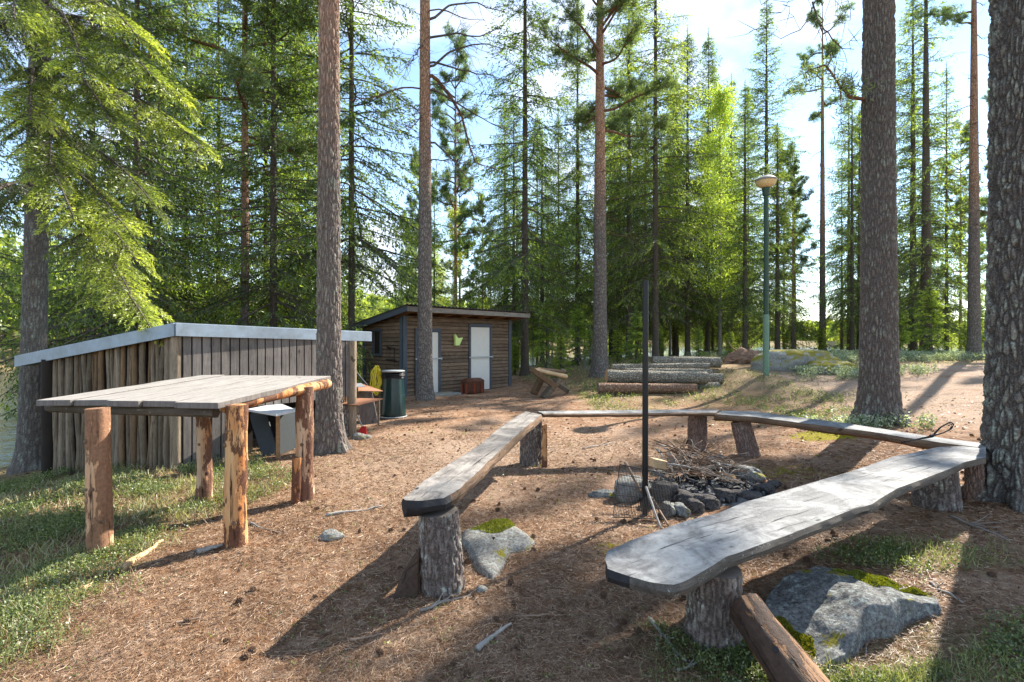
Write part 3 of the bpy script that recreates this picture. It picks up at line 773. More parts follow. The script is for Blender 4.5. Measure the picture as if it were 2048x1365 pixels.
def post(px, D, pt, r, mat, seed, parent, ztop, name='leg', base_off=-.06, rough=.007, rb=None):
    r *= slim(px); rb = rb*slim(px) if rb else None
    b = GP(px, D); b[2] += base_off; top = P(pt, 800, D); top[2] = ztop
    k = 34; path = b+(top-b)*np.linspace(0, 1, k)[:, None]
    path = path+np.stack([(fb2(np.linspace(0, 3, k), np.zeros(k), 2, seed)-.5)*.03, np.zeros(k), np.zeros(k)], 1)
    mb = MB(); mb.tube(path, np.linspace(rb or r*1.04, r, k), 26, True, 0, None, .09, seed, rough)
    # knots
    rng = random.Random(seed)
    for _ in range(4):
        q = path[rng.randrange(4, k-4)]; an = rng.uniform(-2.6, -.5)
        d = np.array([math.cos(an), math.sin(an), .15]); mb.tube([q+d*r*.8, q+d*(r+.010)], [.022, .014], 10, True, 1)
    return mb.obj(name, [M[mat], M['bench_side']], parent, frame=frame_z(b, top-b), smooth=True, auto=True)
post(199, 3.5, 195, .088, 'post_bark', 41, table, 1.03, rb=.10)
post(471, 3.68, 471, .083, 'post_orange', 42, table, 1.03, rb=.088)
post(409, 4.62, 404, .06, 'post', 43, table, 1.05, rb=.082)
post(608, 4.72, 612, .083, 'post', 44, table, 1.07, rb=.086)
mb = MB(); mb.tube(resample([GP(592, 4.62), GP(592, 4.62)+np.array([0.01, .01, .42])], 8), .045, 14, True, 0, None, .08, 3)
mb.obj('brace', M['post_orange'], table, smooth=True, auto=True)
mb = MB(); q0 = P(100, 815, 3.95); q1 = P(432, 826, 3.72)
mb.tube(resample([q0, q1], 16), .042, 12, True, 0, None, .15, 7)
mb.obj('cross_beam', M['grey_side'], table, frame=frame_of(q0, q1-q0), smooth=True, auto=True)
mb = MB(); q0 = P(450, 818, 3.75)+np.array([0, 0, .01]); q1 = P(655, 768, 5.1)
mb.tube(resample([q0, q1], 16), .045, 12, True, 0, None, .2, 8, .01)
mb.obj('side_beam', M['post_orange'], table, frame=frame_of(q0, q1-q0), smooth=True, auto=True)

# ------------------------------------------------------------------ pole shed
FA = P(350, 647, 5.9); FB = P(742, 665, 8.3); FL = P(32, 713, 7.0)     # roof corners, top of fascia
shed = thing('pole_shed', 'low shed walled with upright grey poles under a zinc edged lean-to roof', 'shed', (float(FA[0]), float(FA[1]), -.1))
BK = FL+(FB-FA)
Z = np.array([0, 0, 1.])
def fascia(p, q, h, mat='tin', name='fascia', th_=.02, inw=None):
    n = nrm(np.cross(q-p, Z)); mb = MB()
    mb.prism([p-Z*h, q-Z*h, q-Z*h+n*th_, p-Z*h+n*th_], [p, q, q+n*th_, p+n*th_])
    return mb.obj(name, M[mat], shed, bevel=.003)
fascia(FA, FB, .155); fascia(FL, FA-nrm(FA-FL)*.0, .155)
fascia(BK, FL, .14); 
mb = MB(); ins = .012
mb.prism([FA-Z*.06, FB-Z*.06, BK-Z*.06, FL-Z*.06], [FA+Z*.006, FB+Z*.006, BK+Z*.006, FL+Z*.006]); mb.obj('roof', M['tin'], shed)
# left wall of poles
wl_a = P(352, 800, 6.05); wl_b = P(92, 800, 6.85)
rng = random.Random(5)
poles = MB(); d = (wl_b-wl_a)*[1, 1, 0]; Ld = np.linalg.norm(d); d = d/Ld; s = 0.03
roofz = lambda p: FA[2]+(FL[2]-FA[2])*np.clip(np.dot((p-FA)[:2], (FL-FA)[:2])/np.dot((FL-FA)[:2], (FL-FA)[:2]), 0, 1.1)
while s < Ld-.02:
    r = rng.uniform(.021, .038); s += r
    c = wl_a+d*s; zb = gz(c[0], c[1])-.08; zt = roofz(c)-.10
    k = 14; tt = np.linspace(0, 1, k)
    lean = rng.uniform(-.03, .03)
    path = np.stack([c[0]+d[0]*lean*tt+(fb2(tt*3+s*9, tt*0, 2, 4)-.5)*.05, c[1]+d[1]*lean*tt+0*tt+rng.uniform(-.02, .02), zb+(zt-zb)*tt], 1)
    poles.tube(path, np.linspace(r*rng.uniform(1, 1.12), r*.9, k), 10, True, 1 if rng.random() < .3 else 0, None, .07, int(s*100))
    s += r*1.45
poles.obj('pole_wall', [M['slat'], M['slat_brown']], shed, smooth=True, auto=True)
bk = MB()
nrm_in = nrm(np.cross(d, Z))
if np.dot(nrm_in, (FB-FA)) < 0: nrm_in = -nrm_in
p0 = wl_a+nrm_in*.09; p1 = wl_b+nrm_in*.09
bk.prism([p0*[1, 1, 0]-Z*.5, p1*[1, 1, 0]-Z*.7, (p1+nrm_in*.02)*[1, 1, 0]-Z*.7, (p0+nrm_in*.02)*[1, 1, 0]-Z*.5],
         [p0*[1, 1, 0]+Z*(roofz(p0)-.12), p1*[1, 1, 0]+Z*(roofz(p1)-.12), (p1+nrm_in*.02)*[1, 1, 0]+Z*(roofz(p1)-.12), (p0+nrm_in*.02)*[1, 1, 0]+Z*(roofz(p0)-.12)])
bk.obj('gap_shade_backing', M['dark'], shed)  # dark sheet added so the gaps between the poles look shaded
# corner posts
for px, D, r, zt, mt in ((352, 6.0, .062, FA[2]-.16, 'slat'), (97, 6.8, .075, FL[2]-.04, 'dark')):
    c = GP(px, D); mb = MB(); mb.tube(resample([c-Z*.1, np.array([c[0], c[1], zt])], 12), r, 14, True, 0, None, .06, 3)
    mb.obj('corner_post', M[mt], shed, smooth=True, auto=True)
# front wall of sawn boards
wf_a = P(366, 800, 6.02); wf_b = P(700, 800, 7.95)
d2 = (wf_b-wf_a)*[1, 1, 0]; L2 = np.linalg.norm(d2); d2 /= L2
n2 = nrm(np.cross(d2, Z)); n2 = n2 if n2[1] > 0 else -n2          # pointing away from the camera
fzt = lambda s_: FA[2]+(FB[2]-FA[2])*s_/L2-.135
bd = MB(); bb = MB(); s = 0; i = 0
while s < L2-.05:
    wd = rng.uniform(.085, .105)
    c = wf_a+d2*(s+wd/2)+n2*(0.0 if i % 2 else .0)
    px_here = CX+c[0]/c[1]*FPX
    zb = gz(c[0], c[1])-.05 if px_here < 492 else .62
    zt = fzt(s)
    bd.box(np.array([c[0], c[1], (zb+zt)/2]), (wd, .024, zt-zb), (d2, n2, Z))
    s += wd+.017; i += 1
bd.obj('board_wall', M['board_v'], shed, bevel=.003)
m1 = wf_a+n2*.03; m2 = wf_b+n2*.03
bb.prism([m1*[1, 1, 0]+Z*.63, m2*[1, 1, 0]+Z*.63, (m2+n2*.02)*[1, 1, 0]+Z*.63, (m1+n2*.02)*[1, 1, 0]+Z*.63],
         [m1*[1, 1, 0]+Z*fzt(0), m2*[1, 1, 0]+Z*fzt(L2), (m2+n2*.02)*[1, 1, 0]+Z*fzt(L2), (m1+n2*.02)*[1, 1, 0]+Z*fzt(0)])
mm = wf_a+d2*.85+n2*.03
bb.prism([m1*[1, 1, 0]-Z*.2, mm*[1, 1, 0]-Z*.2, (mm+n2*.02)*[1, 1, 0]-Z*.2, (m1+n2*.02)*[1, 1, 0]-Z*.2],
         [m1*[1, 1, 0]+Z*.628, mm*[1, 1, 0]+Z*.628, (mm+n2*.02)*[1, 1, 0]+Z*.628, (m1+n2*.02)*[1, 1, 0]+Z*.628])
bb.obj('board_gap_shade', M['dark'], shed)  # dark sheets painting shade into the joints of the front boards
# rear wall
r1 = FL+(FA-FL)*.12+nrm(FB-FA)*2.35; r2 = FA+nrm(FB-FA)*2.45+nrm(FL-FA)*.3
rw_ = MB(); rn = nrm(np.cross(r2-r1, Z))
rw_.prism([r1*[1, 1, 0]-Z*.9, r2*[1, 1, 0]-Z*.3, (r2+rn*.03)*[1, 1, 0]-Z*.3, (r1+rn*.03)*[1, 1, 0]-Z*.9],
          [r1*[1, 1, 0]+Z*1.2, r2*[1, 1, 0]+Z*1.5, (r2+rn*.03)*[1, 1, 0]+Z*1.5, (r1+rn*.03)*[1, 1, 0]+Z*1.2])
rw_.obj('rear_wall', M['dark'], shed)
# right end: post, brace, dark stakes
c = GP(704, 8.0); mb = MB(); mb.tube(resample([c-Z*.1, np.array([c[0], c[1], 1.5])], 16), .07, 14, True, 0, None, .05, 5)
mb.obj('roof_post', M['slat'], shed, smooth=True, auto=True)
mb = MB(); q0 = P(686, 706, 7.9); q1 = P(701, 694, 8.0); mb.tube([q0-(q1-q0)*1.5, q1], .045, 8)
mb.obj('brace', M['post'], shed)
st = MB()
for i in range(7):
    c = GP(684+i*3.0, 8.15+.03*i); c2 = c+Z*(1.38+.02*(i % 3)); c2[0] += rng.uniform(-.03, .03); st.tube(resample([c, c2], 6), rng.uniform(.018, .03), 8, True, 0, None, .1, i)
st.obj('stake_panel', M['bench_side'], shed)

# things in and beside the shed
q = [U(494, 819, .62), U(553, 829, .60), U(592, 820, .60), U(558, 806.5, .62)]
ct = thing('white_counter', 'white topped side counter on a thin stick in the shed opening', 'counter', tuple(GP(553, 6.3)))
mb = MB(); mb.prism([p-Z*.03 for p in q], q); mb.obj('counter_top', M['white_board'], ct, bevel=.003)
mb = MB(); c = GP(556, 6.35); mb.box(c+Z*.27, (.04, .03, .62)); mb.obj('leg', M['rafter'], ct)
mb = MB(); p0 = P(560, 905, 6.6); p1 = P(593, 896, 7.0)
mb.prism([p0*[1, 1, 0], p1*[1, 1, 0], p1*[1, 1, 0]+[0, .02, 0], p0*[1, 1, 0]+[0, .02, 0]], [p0*[1, 1, 0]+Z*.57, p1*[1, 1, 0]+Z*.57, p1*[1, 1, 0]+[0, .02, 0]+Z*.57, p0*[1, 1, 0]+[0, .02, 0]+Z*.57])
mb.obj('side_panel', M['darkgrey'], ct)
mb = MB(); a0 = P(497, 828, 6.7); a1 = P(532, 826, 6.75); b0 = GP(524, 6.5); b1 = GP(557, 6.55)
mb.prism([b0, b1, b1+[0, .025, 0], b0+[0, .025, 0]], [a0, a1, a1+[0, .025, 0], a0+[0, .025, 0]])
o = mb.obj('leaning_board', M['darkgrey'], bevel=.003); tag(o, 'dark grey board leaning under the white counter', 'board')
rt = thing('sheet_table', 'low table with rusty orange sheet metal top beside the green sack', 'table', tuple(GP(700, 8.2)))
q = [U(680, 809, .5), U(716, 810.5, .5), U(766, 798, .5), U(716, 797, .5)]
mb = MB(); mb.prism([p-Z*.012 for p in q], q); mb.obj('table_top', M['rust'], rt)
mb = MB(); c = GP(690, 8.0); mb.tube(resample([c-Z*.05, c+Z*.49], 8), .10, 14, True, 0, None, .1, 2); mb.obj('stump_leg', M['pine_bark'], rt, smooth=True, auto=True)
mb = MB(); c = GP(757, 8.9); mb.box(c+Z*.23, (.03, .03, .50)); mb.obj('leg', M['slat'], rt)
for i, (a, mt, lb) in enumerate((([(676, 776, 8.3), (730, 774, 8.6), (722, 767, 9.1), (676, 770, 9.0)], 'steel', 'pale metal sheet lying flat above the rusty table'),
                                 ([(684, 783, 8.4), (766, 784, 9.2), (722, 768.5, 9.4), (680, 774, 8.8)], 'rust', 'bent brown metal sheet hanging over the rusty table'))):
    mb = MB(); q = [P(*p)+Z*.012*i for p in a]; mb.prism([p-Z*.01 for p in q], q); o = mb.obj('metal_sheet', M[mt]); tag(o, lb, 'metal sheet')
mb = MB(); a0 = P(713, 785, 9.2); a1 = P(744, 785, 9.3); b0 = GP(722, 9.1); b1 = GP(756, 9.2)
mb.prism([b0, b1, b1+[0, .02, 0], b0+[0, .02, 0]], [a0, a1, a1+[0, .02, 0], a0+[0, .02, 0]])
o = mb.obj('leaning_board', M['board_v']); tag(o, 'brown grey board leaning behind the rusty sheet table', 'board')
mb = MB(); mb.tube([P(708, 741, 8.4), P(734, 771, 8.4)], .014, 8); o = mb.obj('metal_pipe', M['darkgrey']); tag(o, 'thin grey pipe slanting between shed and hut', 'pipe')
dp = thing('dustpan', 'red dustpan with a long thin handle on the ground under the rusty table', 'dustpan', tuple(GP(724, 8.1)))
c = GP(724, 8.05); mb = MB(); mb.prism([c+np.array(p) for p in [(-.07, -.06, .0), (.09, -.06, 0), (.07, .06, 0), (-.05, .06, 0)]], [c+np.array(p) for p in [(-.07, -.06, .015), (.09, -.06, .015), (.05, .06, .13), (-.03, .06, .13)]]); mb.obj('pan', M['red'], dp, bevel=.004)
mb = MB(); mb.tube([c+np.array([0, .06, .1]), c+np.array([-.12, .12, .3])], .01, 8); mb.obj('handle', M['lid'], dp)
# sack stand
bx = thing('waste_sack_stand', 'green plastic waste sack in a wire stand with grey round lid', 'waste bin', tuple(GP(786, 10.0)))
c = GP(786, 10.0); k = 26; nn = 40
tt = np.linspace(0, 1, k); rad = np.interp(tt, [0, .04, .3, .8, .93, 1], [.235, .245, .235, .205, .20, .215])
v, f = tube_geo(c+np.stack([0*tt, 0*tt, .04+tt*.84], 1), rad, nn, 0, 0)
dd = nrm((v-c)*[1, 1, 0]); an = np.arctan2(dd[:, 1], dd[:, 0])
v = v+dd*(.018*(fb2(an*5+20, v[:, 2]*2, 3, 4)-.5)+.008*np.sin(an*17+4*v[:, 2]))[:, None]
mb = MB(); mb.add(v, f); mb.obj('plastic_sack', M['green_bag'], bx, smooth=True)
mb = MB(); zz = [0.0, .012, .03, .045, .055]; rads = [.01, .215, .24, .2, .01]
v, f = tube_geo(c+np.stack([np.zeros(5), np.zeros(5), .90+np.array(zz)], 1), np.array(rads), 36); mb.add(v, f); mb.obj('lid', M['lid'], bx, smooth=True)
mb = MB(); ring = lambda z, r: [c+np.array([r*math.cos(a), r*math.sin(a), z]) for a in np.linspace(0, 2*math.pi, 33)]
mb.tube(ring(.03, .27), .012, 6, False); mb.obj('base_ring', M['lid'], bx)
mb = MB()
for a in np.linspace(.5, 2*math.pi+.5, 5, endpoint=False): mb.tube([c+np.array([.262*math.cos(a), .262*math.sin(a), .02]), c+np.array([.226*math.cos(a), .226*math.sin(a), .88])], .002, 5)
for z in (.45,): mb.tube(ring(z, .262-.036*z/.88), .002, 4, False)
mb.obj('wire_basket', M['darkgrey'], bx)
mb = MB()
for j in range(9):
    z = .86+.012*math.sin(j)
    mb.tube([c+np.array([(.215+.006*j % .02)*math.cos(a), .215*math.sin(a), .80+.09*j/9+.012*math.sin(a*3+j)]) for a in np.linspace(0, 2*math.pi, 33)], .009, 5, False)
mb.obj('sack_rim', M['black'], bx, smooth=True)
# yellow hose coil hanging
hz = MB(); c = P(753, 762, 9.9)
pts = []
for i in range(260):
    a = i/260*2*math.pi*9; e = rng.uniform(-.008, .008)
    pts.append(c+np.array([(.045+.028*math.sin(i*.05)+e*2)*math.cos(a)+.02*math.sin(a*2+i*.03), .05*math.sin(a*.5)+.04*math.cos(a), (.26+.04*math.sin(i*.09)+e)*math.sin(a)]))
hz.tube(pts, .011, 6); o = hz.obj('garden_hose', M['yellow'], smooth=True); tag(o, 'yellow garden hose coiled left of the green sack', 'hose')

# ------------------------------------------------------------------ wooden hut
HO = np.array([-2.94, 13.6, 0.]); ex = nrm([.673, .74, 0]); ey = nrm([-.74, .673, 0])
W_, D_ = 4.2, 2.0
hut = thing('wooden_hut', 'brown sided wooden hut with two white doors and corrugated lean-to roof', 'hut', tuple(HO-Z*.05))
H = lambda a, b, z: HO+ex*a+ey*b+Z*z
zt = 2.2
def siding(a, b, h0, h1, nout, holes, name):
    """lapped horizontal siding with openings; a->b along the wall"""
    mb = MB(); dv = b-a; Lw = np.linalg.norm(dv); dv = dv/Lw
    z = h0
    while z < h1-.01:
        bh = min(.108, h1-z)
        segs = [(0, Lw)]
        for (u0, u1, z0, z1) in holes:
            if z+bh > z0+.02 and z < z1-.02:
                ns = []
                for (s0, s1) in segs:
                    if u0 > s0: ns.append((s0, min(u0, s1)))
                    if u1 < s1: ns.append((max(u1, s0), s1))
                segs = [q for q in ns if q[1]-q[0] > .02]
        for (s0, s1) in segs:
            p = a+dv*s0; q = a+dv*s1
            lo = .036+rng.uniform(-.004, .004)
            prof = [(0, .012), (lo, 0.012), (lo+.004, .028), (.012, bh-.001), (0, bh-.001)]
            bot = [p+nout*x+Z*(z+y) for x, y in prof]; top = [q+nout*x+Z*(z+y) for x, y in prof]
            mb.prism(bot, top)
        z += bh
    return mb.obj(name, M['hut_wall'], hut, frame=frame_of(a, dv))
def wallbox(a, b, h0, h1, nin, holes, name='gap_shade_backing'):
    mb = MB(); dv = nrm(b-a); Lw = np.linalg.norm(b-a)
    us = sorted({0, Lw, *[h[0] for h in holes], *[h[1] for h in holes]})
    for u0, u1 in zip(us[:-1], us[1:]):
        zs = [h0, h1]
        for h in holes:
            if h[0] <= u0+1e-6 and h[1] >= u1-1e-6: zs = [h0, h[2], h[3], h1]
        for z0, z1 in zip(zs[::2], zs[1::2]):
            if z1-z0 < .01: continue
            p, q = a+dv*u0, a+dv*u1
            mb.prism([p+Z*z0, q+Z*z0, q+nin*.06+Z*z0, p+nin*.06+Z*z0], [p+Z*z1, q+Z*z1, q+nin*.06+Z*z1, p+nin*.06+Z*z1])
    return mb.obj(name, M['dark'], hut)
fh = [(.36, 1.20, -.1, 1.82), (2.40, 3.30, -.1, 1.98)]
siding(H(0, 0, 0), H(W_, 0, 0), -.12, zt, -ey, fh, 'front_wall')
wallbox(H(0, .004, 0), H(W_, .004, 0), -.15, zt-.02, ey, [])  # dark backing paints a shadow line into each siding gap
sh_ = [(1.06, 1.42, 1.1, 1.82)]
siding(H(0, D_, 0), H(0, 0, 0), -.25, zt-.05, -ex, [(D_-1.42, D_-1.06, 1.1, 1.82)], 'side_wall')
wallbox(H(.004, D_, 0), H(.004, .08, 0), -.3, zt-.12, ex, [])
wallbox(H(W_, 0.08, 0), H(W_, D_, 0), -.3, zt-.2, -ex, [], 'right_wall')
wallbox(H(.08, D_, 0), H(W_, D_, 0), -.3, 1.75, -ey, [], 'rear_wall')
for (a_, b_) in ((-.045, -.045), (W_-.03, -.045)):
    mb = MB(); mb.box(H(a_+.05, b_, zt/2-.06), (.13, .03, zt+.1), (ex, ey, Z)); mb.obj('corner_board', M['hut_trim'], hut, bevel=.003)
mb = MB(); mb.box(H(-.048, .06, zt/2-.06), (.03, .12, zt+.1), (ex, ey, Z)); mb.obj('corner_board', M['hut_trim'], hut, bevel=.003)
mb = MB(); mb.box(H(-.048, D_-.06, zt/2-.2), (.03, .12, zt-.2), (ex, ey, Z)); mb.obj('corner_board', M['hut_trim'], hut, bevel=.003)
def door(u0, u1, z1, style):
    wd = u1-u0
    mb = MB(); mb.box(H((u0+u1)/2, -.012, z1/2-.03), (wd-.02, .04, z1-.0), (ex, ey, Z))
    d_ = mb.obj('door', M['white'], hut, bevel=.004)
    tw = .075
    fr_ = MB()
    fr_.box(H(u0-tw/2+.01, -.045, z1/2-.03), (tw, .05, z1+.02), (ex, ey, Z)); fr_.box(H(u1+tw/2-.01, -.045, z1/2-.03), (tw, .05, z1+.02), (ex, ey, Z))
    fr_.box(H((u0+u1)/2, -.047, z1+.03), (wd+2*tw-.02, .05, tw+.02), (ex, ey, Z)); fr_.obj('door_frame', M['hut_trim'], hut, bevel=.003)
    br = MB(); br.box(H((u0+u1)/2, -.085, 1.0), (wd+.16, .02, .035), (ex, ey, Z)); br.box(H(u1+.06, -.09, .99), (.03, .04, .07), (ex, ey, Z)); br.obj('locking_bar', M['steel'], hut)
    hd = MB(); hd.tube([H(u1-.12, -.06, .82), H(u1-.2, -.07, .82)], .012, 8); hd.tube([H(u1-.12, -.03, .82), H(u1-.12, -.07, .82)], .012, 8); hd.obj('handle', M['steel'], d_)
    for hz_ in (.3, 1.5):
        hg = MB(); hg.box(H(u0+.06, -.036, hz_), (.16, .010, .035), (ex, ey, Z)); hg.obj('hinge', M['steel'], d_)
    if style:
        pn = MB()
        for (a0, a1, b0, b1) in ((.14, wd-.14, .15, .75), (.14, wd-.14, .95, 1.6)):
            for (s0, s1, t0, t1) in ((a0, a1, b0, b0+.02), (a0, a1, b1-.02, b1), (a0, a0+.02, b0+.021, b1-.021), (a1-.02, a1, b0+.021, b1-.021)):
                pn.box(H(u0+(s0+s1)/2, -.036, (t0+t1)/2), (s1-s0, .012, t1-t0), (ex, ey, Z))
        pn.obj('panel_moulding', M['white'], d_)
door(.40, 1.18, 1.78, True); door(2.42, 3.28, 1.96, False)
mb = MB()  # window
y0, y1, z0, z1 = 1.08, 1.40, 1.14, 1.78
for (a0, a1, b0, b1) in ((y0-.07, y1+.07, z0-.07, z0), (y0-.07, y1+.07, z1, z1+.07), (y0-.07, y0, z0, z1), (y1, y1+.07, z0, z1)):
    mb.box(H(-.045, (a0+a1)/2, (b0+b1)/2), (.04, a1-a0-.002, b1-b0-.002), (ex, ey, Z))
wi = mb.obj('window', M['hut_trim'], hut)
mb = MB()
for (a0, a1, b0, b1) in ((y0, y1, z0, z0+.06), (y0, y1, z1-.06, z1), (y0, y0+.06, z0+.061, z1-.061), (y1-.06, y1, z0+.061, z1-.061)):
    mb.box(H(-.052, (a0+a1)/2, (b0+b1)/2), (.03, a1-a0, b1-b0), (ex, ey, Z))
mb.obj('frame', M['white'], wi)
mb = MB(); mb.box(H(-.045, (y0+y1)/2, (z0+z1)/2), (.01, y1-y0-.12, z1-z0-.12), (ex, ey, Z)); mb.obj('pane', M['glass'], wi)
# roof
def roofz_h(b): return 2.42-(b+.6)*.17
R4 = [(-.32, -.6), (W_+.38, -.6), (W_+.38, D_+.35), (-.32, D_+.35)]
nr = 90; us = np.linspace(-.34, W_+.40, nr*4)
wave = .018*np.sin(us*2*math.pi/.13)
v = []; 
for b in (-.64, D_+.38):
    for u, wz in zip(us, wave): v.append(H(u, b, roofz_h(b)+.03+wz))
for b in (-.64, D_+.38):
    for u, wz in zip(us, wave): v.append(H(u, b, roofz_h(b)+.026+wz))
m_ = len(us); f = [(i, i+1, m_+i+1, m_+i) for i in range(m_-1)]+[(2*m_+i, 3*m_+i, 3*m_+i+1, 2*m_+i+1) for i in range(m_-1)]
f += [(i, 2*m_+i, 2*m_+i+1, i+1) for i in range(m_-1)]
mb = MB(); mb.add(v, f); rf = mb.obj('roof', M['roof_tin'], hut, smooth=False)
mb = MB(); a = H(-.32, -.61, 0); mb.box(H((W_+.06)/2, -.61, 2.335), (W_+.70, .03, .13), (ex, ey, Z)); mb.obj('fascia', M['fascia_wood'], hut, frame=frame_of(a, ex), bevel=.003)
for uu in (-.32, W_+.38):
    mb = MB(); p0 = H(uu, -.59, roofz_h(-.6)-.14); p1 = H(uu, D_+.35, roofz_h(D_+.35)-.14)
    mb.prism([p0, p1, p1+ex*.03, p0+ex*.03], [p0+Z*.14, p1+Z*.14, p1+ex*.03+Z*.14, p0+ex*.03+Z*.14]); mb.obj('side_fascia', M['hut_trim'] if uu < 0 else M['fascia_wood'], hut)
for uu in np.linspace(-.05, W_+.1, 7):
    mb = MB(); p0 = H(uu, -.59, roofz_h(-.6)-.13); p1 = H(uu, .3, roofz_h(.3)-.13)
    mb.prism([p0, p1, p1+ex*.045, p0+ex*.045], [p0+Z*.11, p1+Z*.11, p1+ex*.045+Z*.11, p0+ex*.045+Z*.11]); mb.obj('rafter', M['rafter'], hut)
mb = MB()
for b in np.arange(-.55, D_+.3, .14):
    p0 = H(-.29, b, roofz_h(b)-.018); p1 = H(W_+.37, b, roofz_h(b)-.018)
    q0 = H(-.29, b+.125, roofz_h(b+.125)-.018); q1 = H(W_+.37, b+.125, roofz_h(b+.125)-.018)
    mb.prism([p0, p1, q1, q0], [p0+Z*.02, p1+Z*.02, q1+Z*.02, q0+Z*.02])
mb.obj('roof_boards', M['rafter'], hut, frame=frame_of(H(0, 0, 2), ex))
# lime plastic pocket on the wall
mb = MB(); c0 = 1.80
pts = [(c0-.06, 1.70), (c0-.05, 1.36), (c0+.10, 1.36), (c0+.24, 1.60), (c0+.05, 1.58)]
mb.prism([H(a, -.05, z) for a, z in pts], [H(a+.01, -.12, z+.01) for a, z in pts]); o = mb.obj('wall_pocket', M['limegreen']); tag(o, 'folded lime green plastic pocket on the hut wall between the doors', 'wall pocket')
# tap pipework on the side wall
wp = MB()
wp.tube([H(-.06, .62, 1.32), H(-.10, .62, 1.32), H(-.10, .30, 1.30), H(-.10, .30, .75)], .016, 8)
wp.tube([H(-.10, .30, .98), H(-.10, .70, .98)], .013, 8); wp.tube([H(-.1, .36, .93), H(-.1, .2, .93)], .016, 8); wp.tube([H(-.1, .66, 1.36), H(-.1, .58, 1.28)], .02, 8)
o = wp.obj('water_tap', M['black'], smooth=True); tag(o, 'black water pipe with taps on the hut side wall', 'water tap')
# brown box
bxo = thing('wooden_box', 'dark brown octagonal wooden box with red corner posts in front of the hut', 'box', tuple(H(1.95, -.75, 0)))
c = H(1.98, -.62, 0); c[2] = gz(c[0], c[1])
def octp(r, z, sx=1.25, sy=.8): return [c+ex*(r*sx*math.cos(a))+ey*(r*sy*math.sin(a))+Z*z for a in np.arange(8)/8*2*math.pi+math.pi/8]
mb = MB(); mb.prism(octp(.27, .03), octp(.29, .30)); mb.obj('body', M['brownbox'], bxo, bevel=.004)
mb = MB(); mb.prism(octp(.32, .302), octp(.33, .37)); mb.prism(octp(.315, .372), octp(.22, .44)); mb.obj('lid', M['brownbox'], bxo, bevel=.004)
for a in np.arange(8)/8*2*math.pi+math.pi/8:
    mb = MB(); p = c+ex*(.30*1.25*math.cos(a))+ey*(.30*.8*math.sin(a)); mb.box(p+Z*.15, (.045, .045, .30)); mb.obj('corner_post', M['redwood'], bxo, bevel=.003)
mb = MB(); e1 = GP(880, 13.5); mb.box(H(.9, -.5, .0)+Z*0.0, (1.0, .55, .10), (ex, ey, Z)); o = mb.obj('door_step', M['rock_warm'], bevel=.01); tag(o, 'low stone slab on the ground before the left hut door', 'step')

# ------------------------------------------------------------------ rustic trough bench
tb = thing('trestle_seat', 'rustic seat of split logs on crossed plank legs beside the log pile', 'bench', tuple(GP(1098, 13.3)))
def beam(p, q, w_, t_, mat, name, parent, up=(0, 0, 1), bevel=.01):
    p = np.array(p, float); q = np.array(q, float); fr = frame_of(p, q-p, up); mb = MB(); L = np.linalg.norm(q-p)
    mb.box(p+(q-p)/2, (L, w_, t_), fr[:3, :3].T); return mb.obj(name, M[mat], parent, frame=fr, bevel=bevel)
yv = (0, 1, .1)
beam(P(1062, 739, 13.0), P(1112, 775, 13.1), .30, .13, 'slat_brown', 'leg', tb)
beam(P(1118, 760, 13.15), P(1086, 797, 12.95), .26, .12, 'slat', 'leg', tb)
beam(P(1083, 757, 13.6), P(1067, 789, 13.5), .26, .12, 'slat_brown', 'leg', tb)
beam(P(1108, 764, 13.7), P(1138, 784, 13.6), .24, .11, 'slat', 'leg', tb)
mb = MB(); mb.tube(resample([P(1070, 741, 13.15), P(1133, 754, 13.35)], 10), .10, 14, True, 0, None, .08, 4, .01, (1, .6)); mb.obj('seat', M['wood_new'], tb, frame=frame_of(P(1070, 741, 13.2), P(1133, 754, 13.4)-P(1070, 741, 13.2)), smooth=True, auto=True)
mb = MB(); mb.tube(resample([P(1074, 740, 13.6), P(1128, 745, 13.8)], 10), .10, 14, True, 0, None, .08, 9, .01, (1, .6)); mb.obj('backrest', M['slat_brown'], tb, smooth=True, auto=True)
mb = MB(); mb.tube(resample([P(1122, 741, 14.2), P(1131, 745, 14.2)], 6), .06, 12); mb.obj('end_block', M['greyend'], tb, smooth=True, auto=True)

# ------------------------------------------------------------------ log pile
GL = 'logs stacked in the pile beyond the fire ring'
def pl(x0, y0, x1, y1, D0, D1, r, mat, em, label, seed): return log_piece('log', P(x0, y0, D0), P(x1, y1, D1), r, r*.93, mat, em, label, 'log', GL, seed, rough=.012)
M['log_red'] = mat_bark('reddish_log_bark', S((150, 112, 86)), S((176, 146, 118)), S((78, 54, 42)), S((120, 118, 100)), .4, None, vs=(18, 9, 9))
M['log_grey'] = mat_bark('grey_log_bark', S((134, 122, 106)), S((168, 156, 138)), S((64, 54, 46)), S((170, 172, 156)), 1.0, None, vs=(18, 18, 18))
pl(1196, 777, 1392, 778, 12.6, 12.7, .128, 'log_red', 'greyend', 'reddish bottom log nearest the fire ring in the pile', 1)
pl(1213, 753, 1413, 757, 13.0, 13.1, .168, 'log_grey', 'cutend', 'thick grey lichened log resting on top of the front row', 2)
pl(1232, 773, 1437, 774, 13.15, 13.25, .13, 'log_grey', 'greyend', 'bottom log hidden behind the reddish one with its end sticking out', 3)
pl(1222, 760, 1444, 758, 13.4, 13.5, .15, 'log_grey', 'greyend', 'grey log whose end sticks out farthest behind the thick one', 4)
pl(1250, 744, 1423, 745, 13.5, 13.6, .09, 'log_grey', 'cutend', 'thin log lying just above the thick grey one', 5)
pl(1224, 736, 1419, 733, 14.0, 14.0, .095, 'log_grey', 'cutend', 'pale slim log in the upper back row with a white cut end', 6)
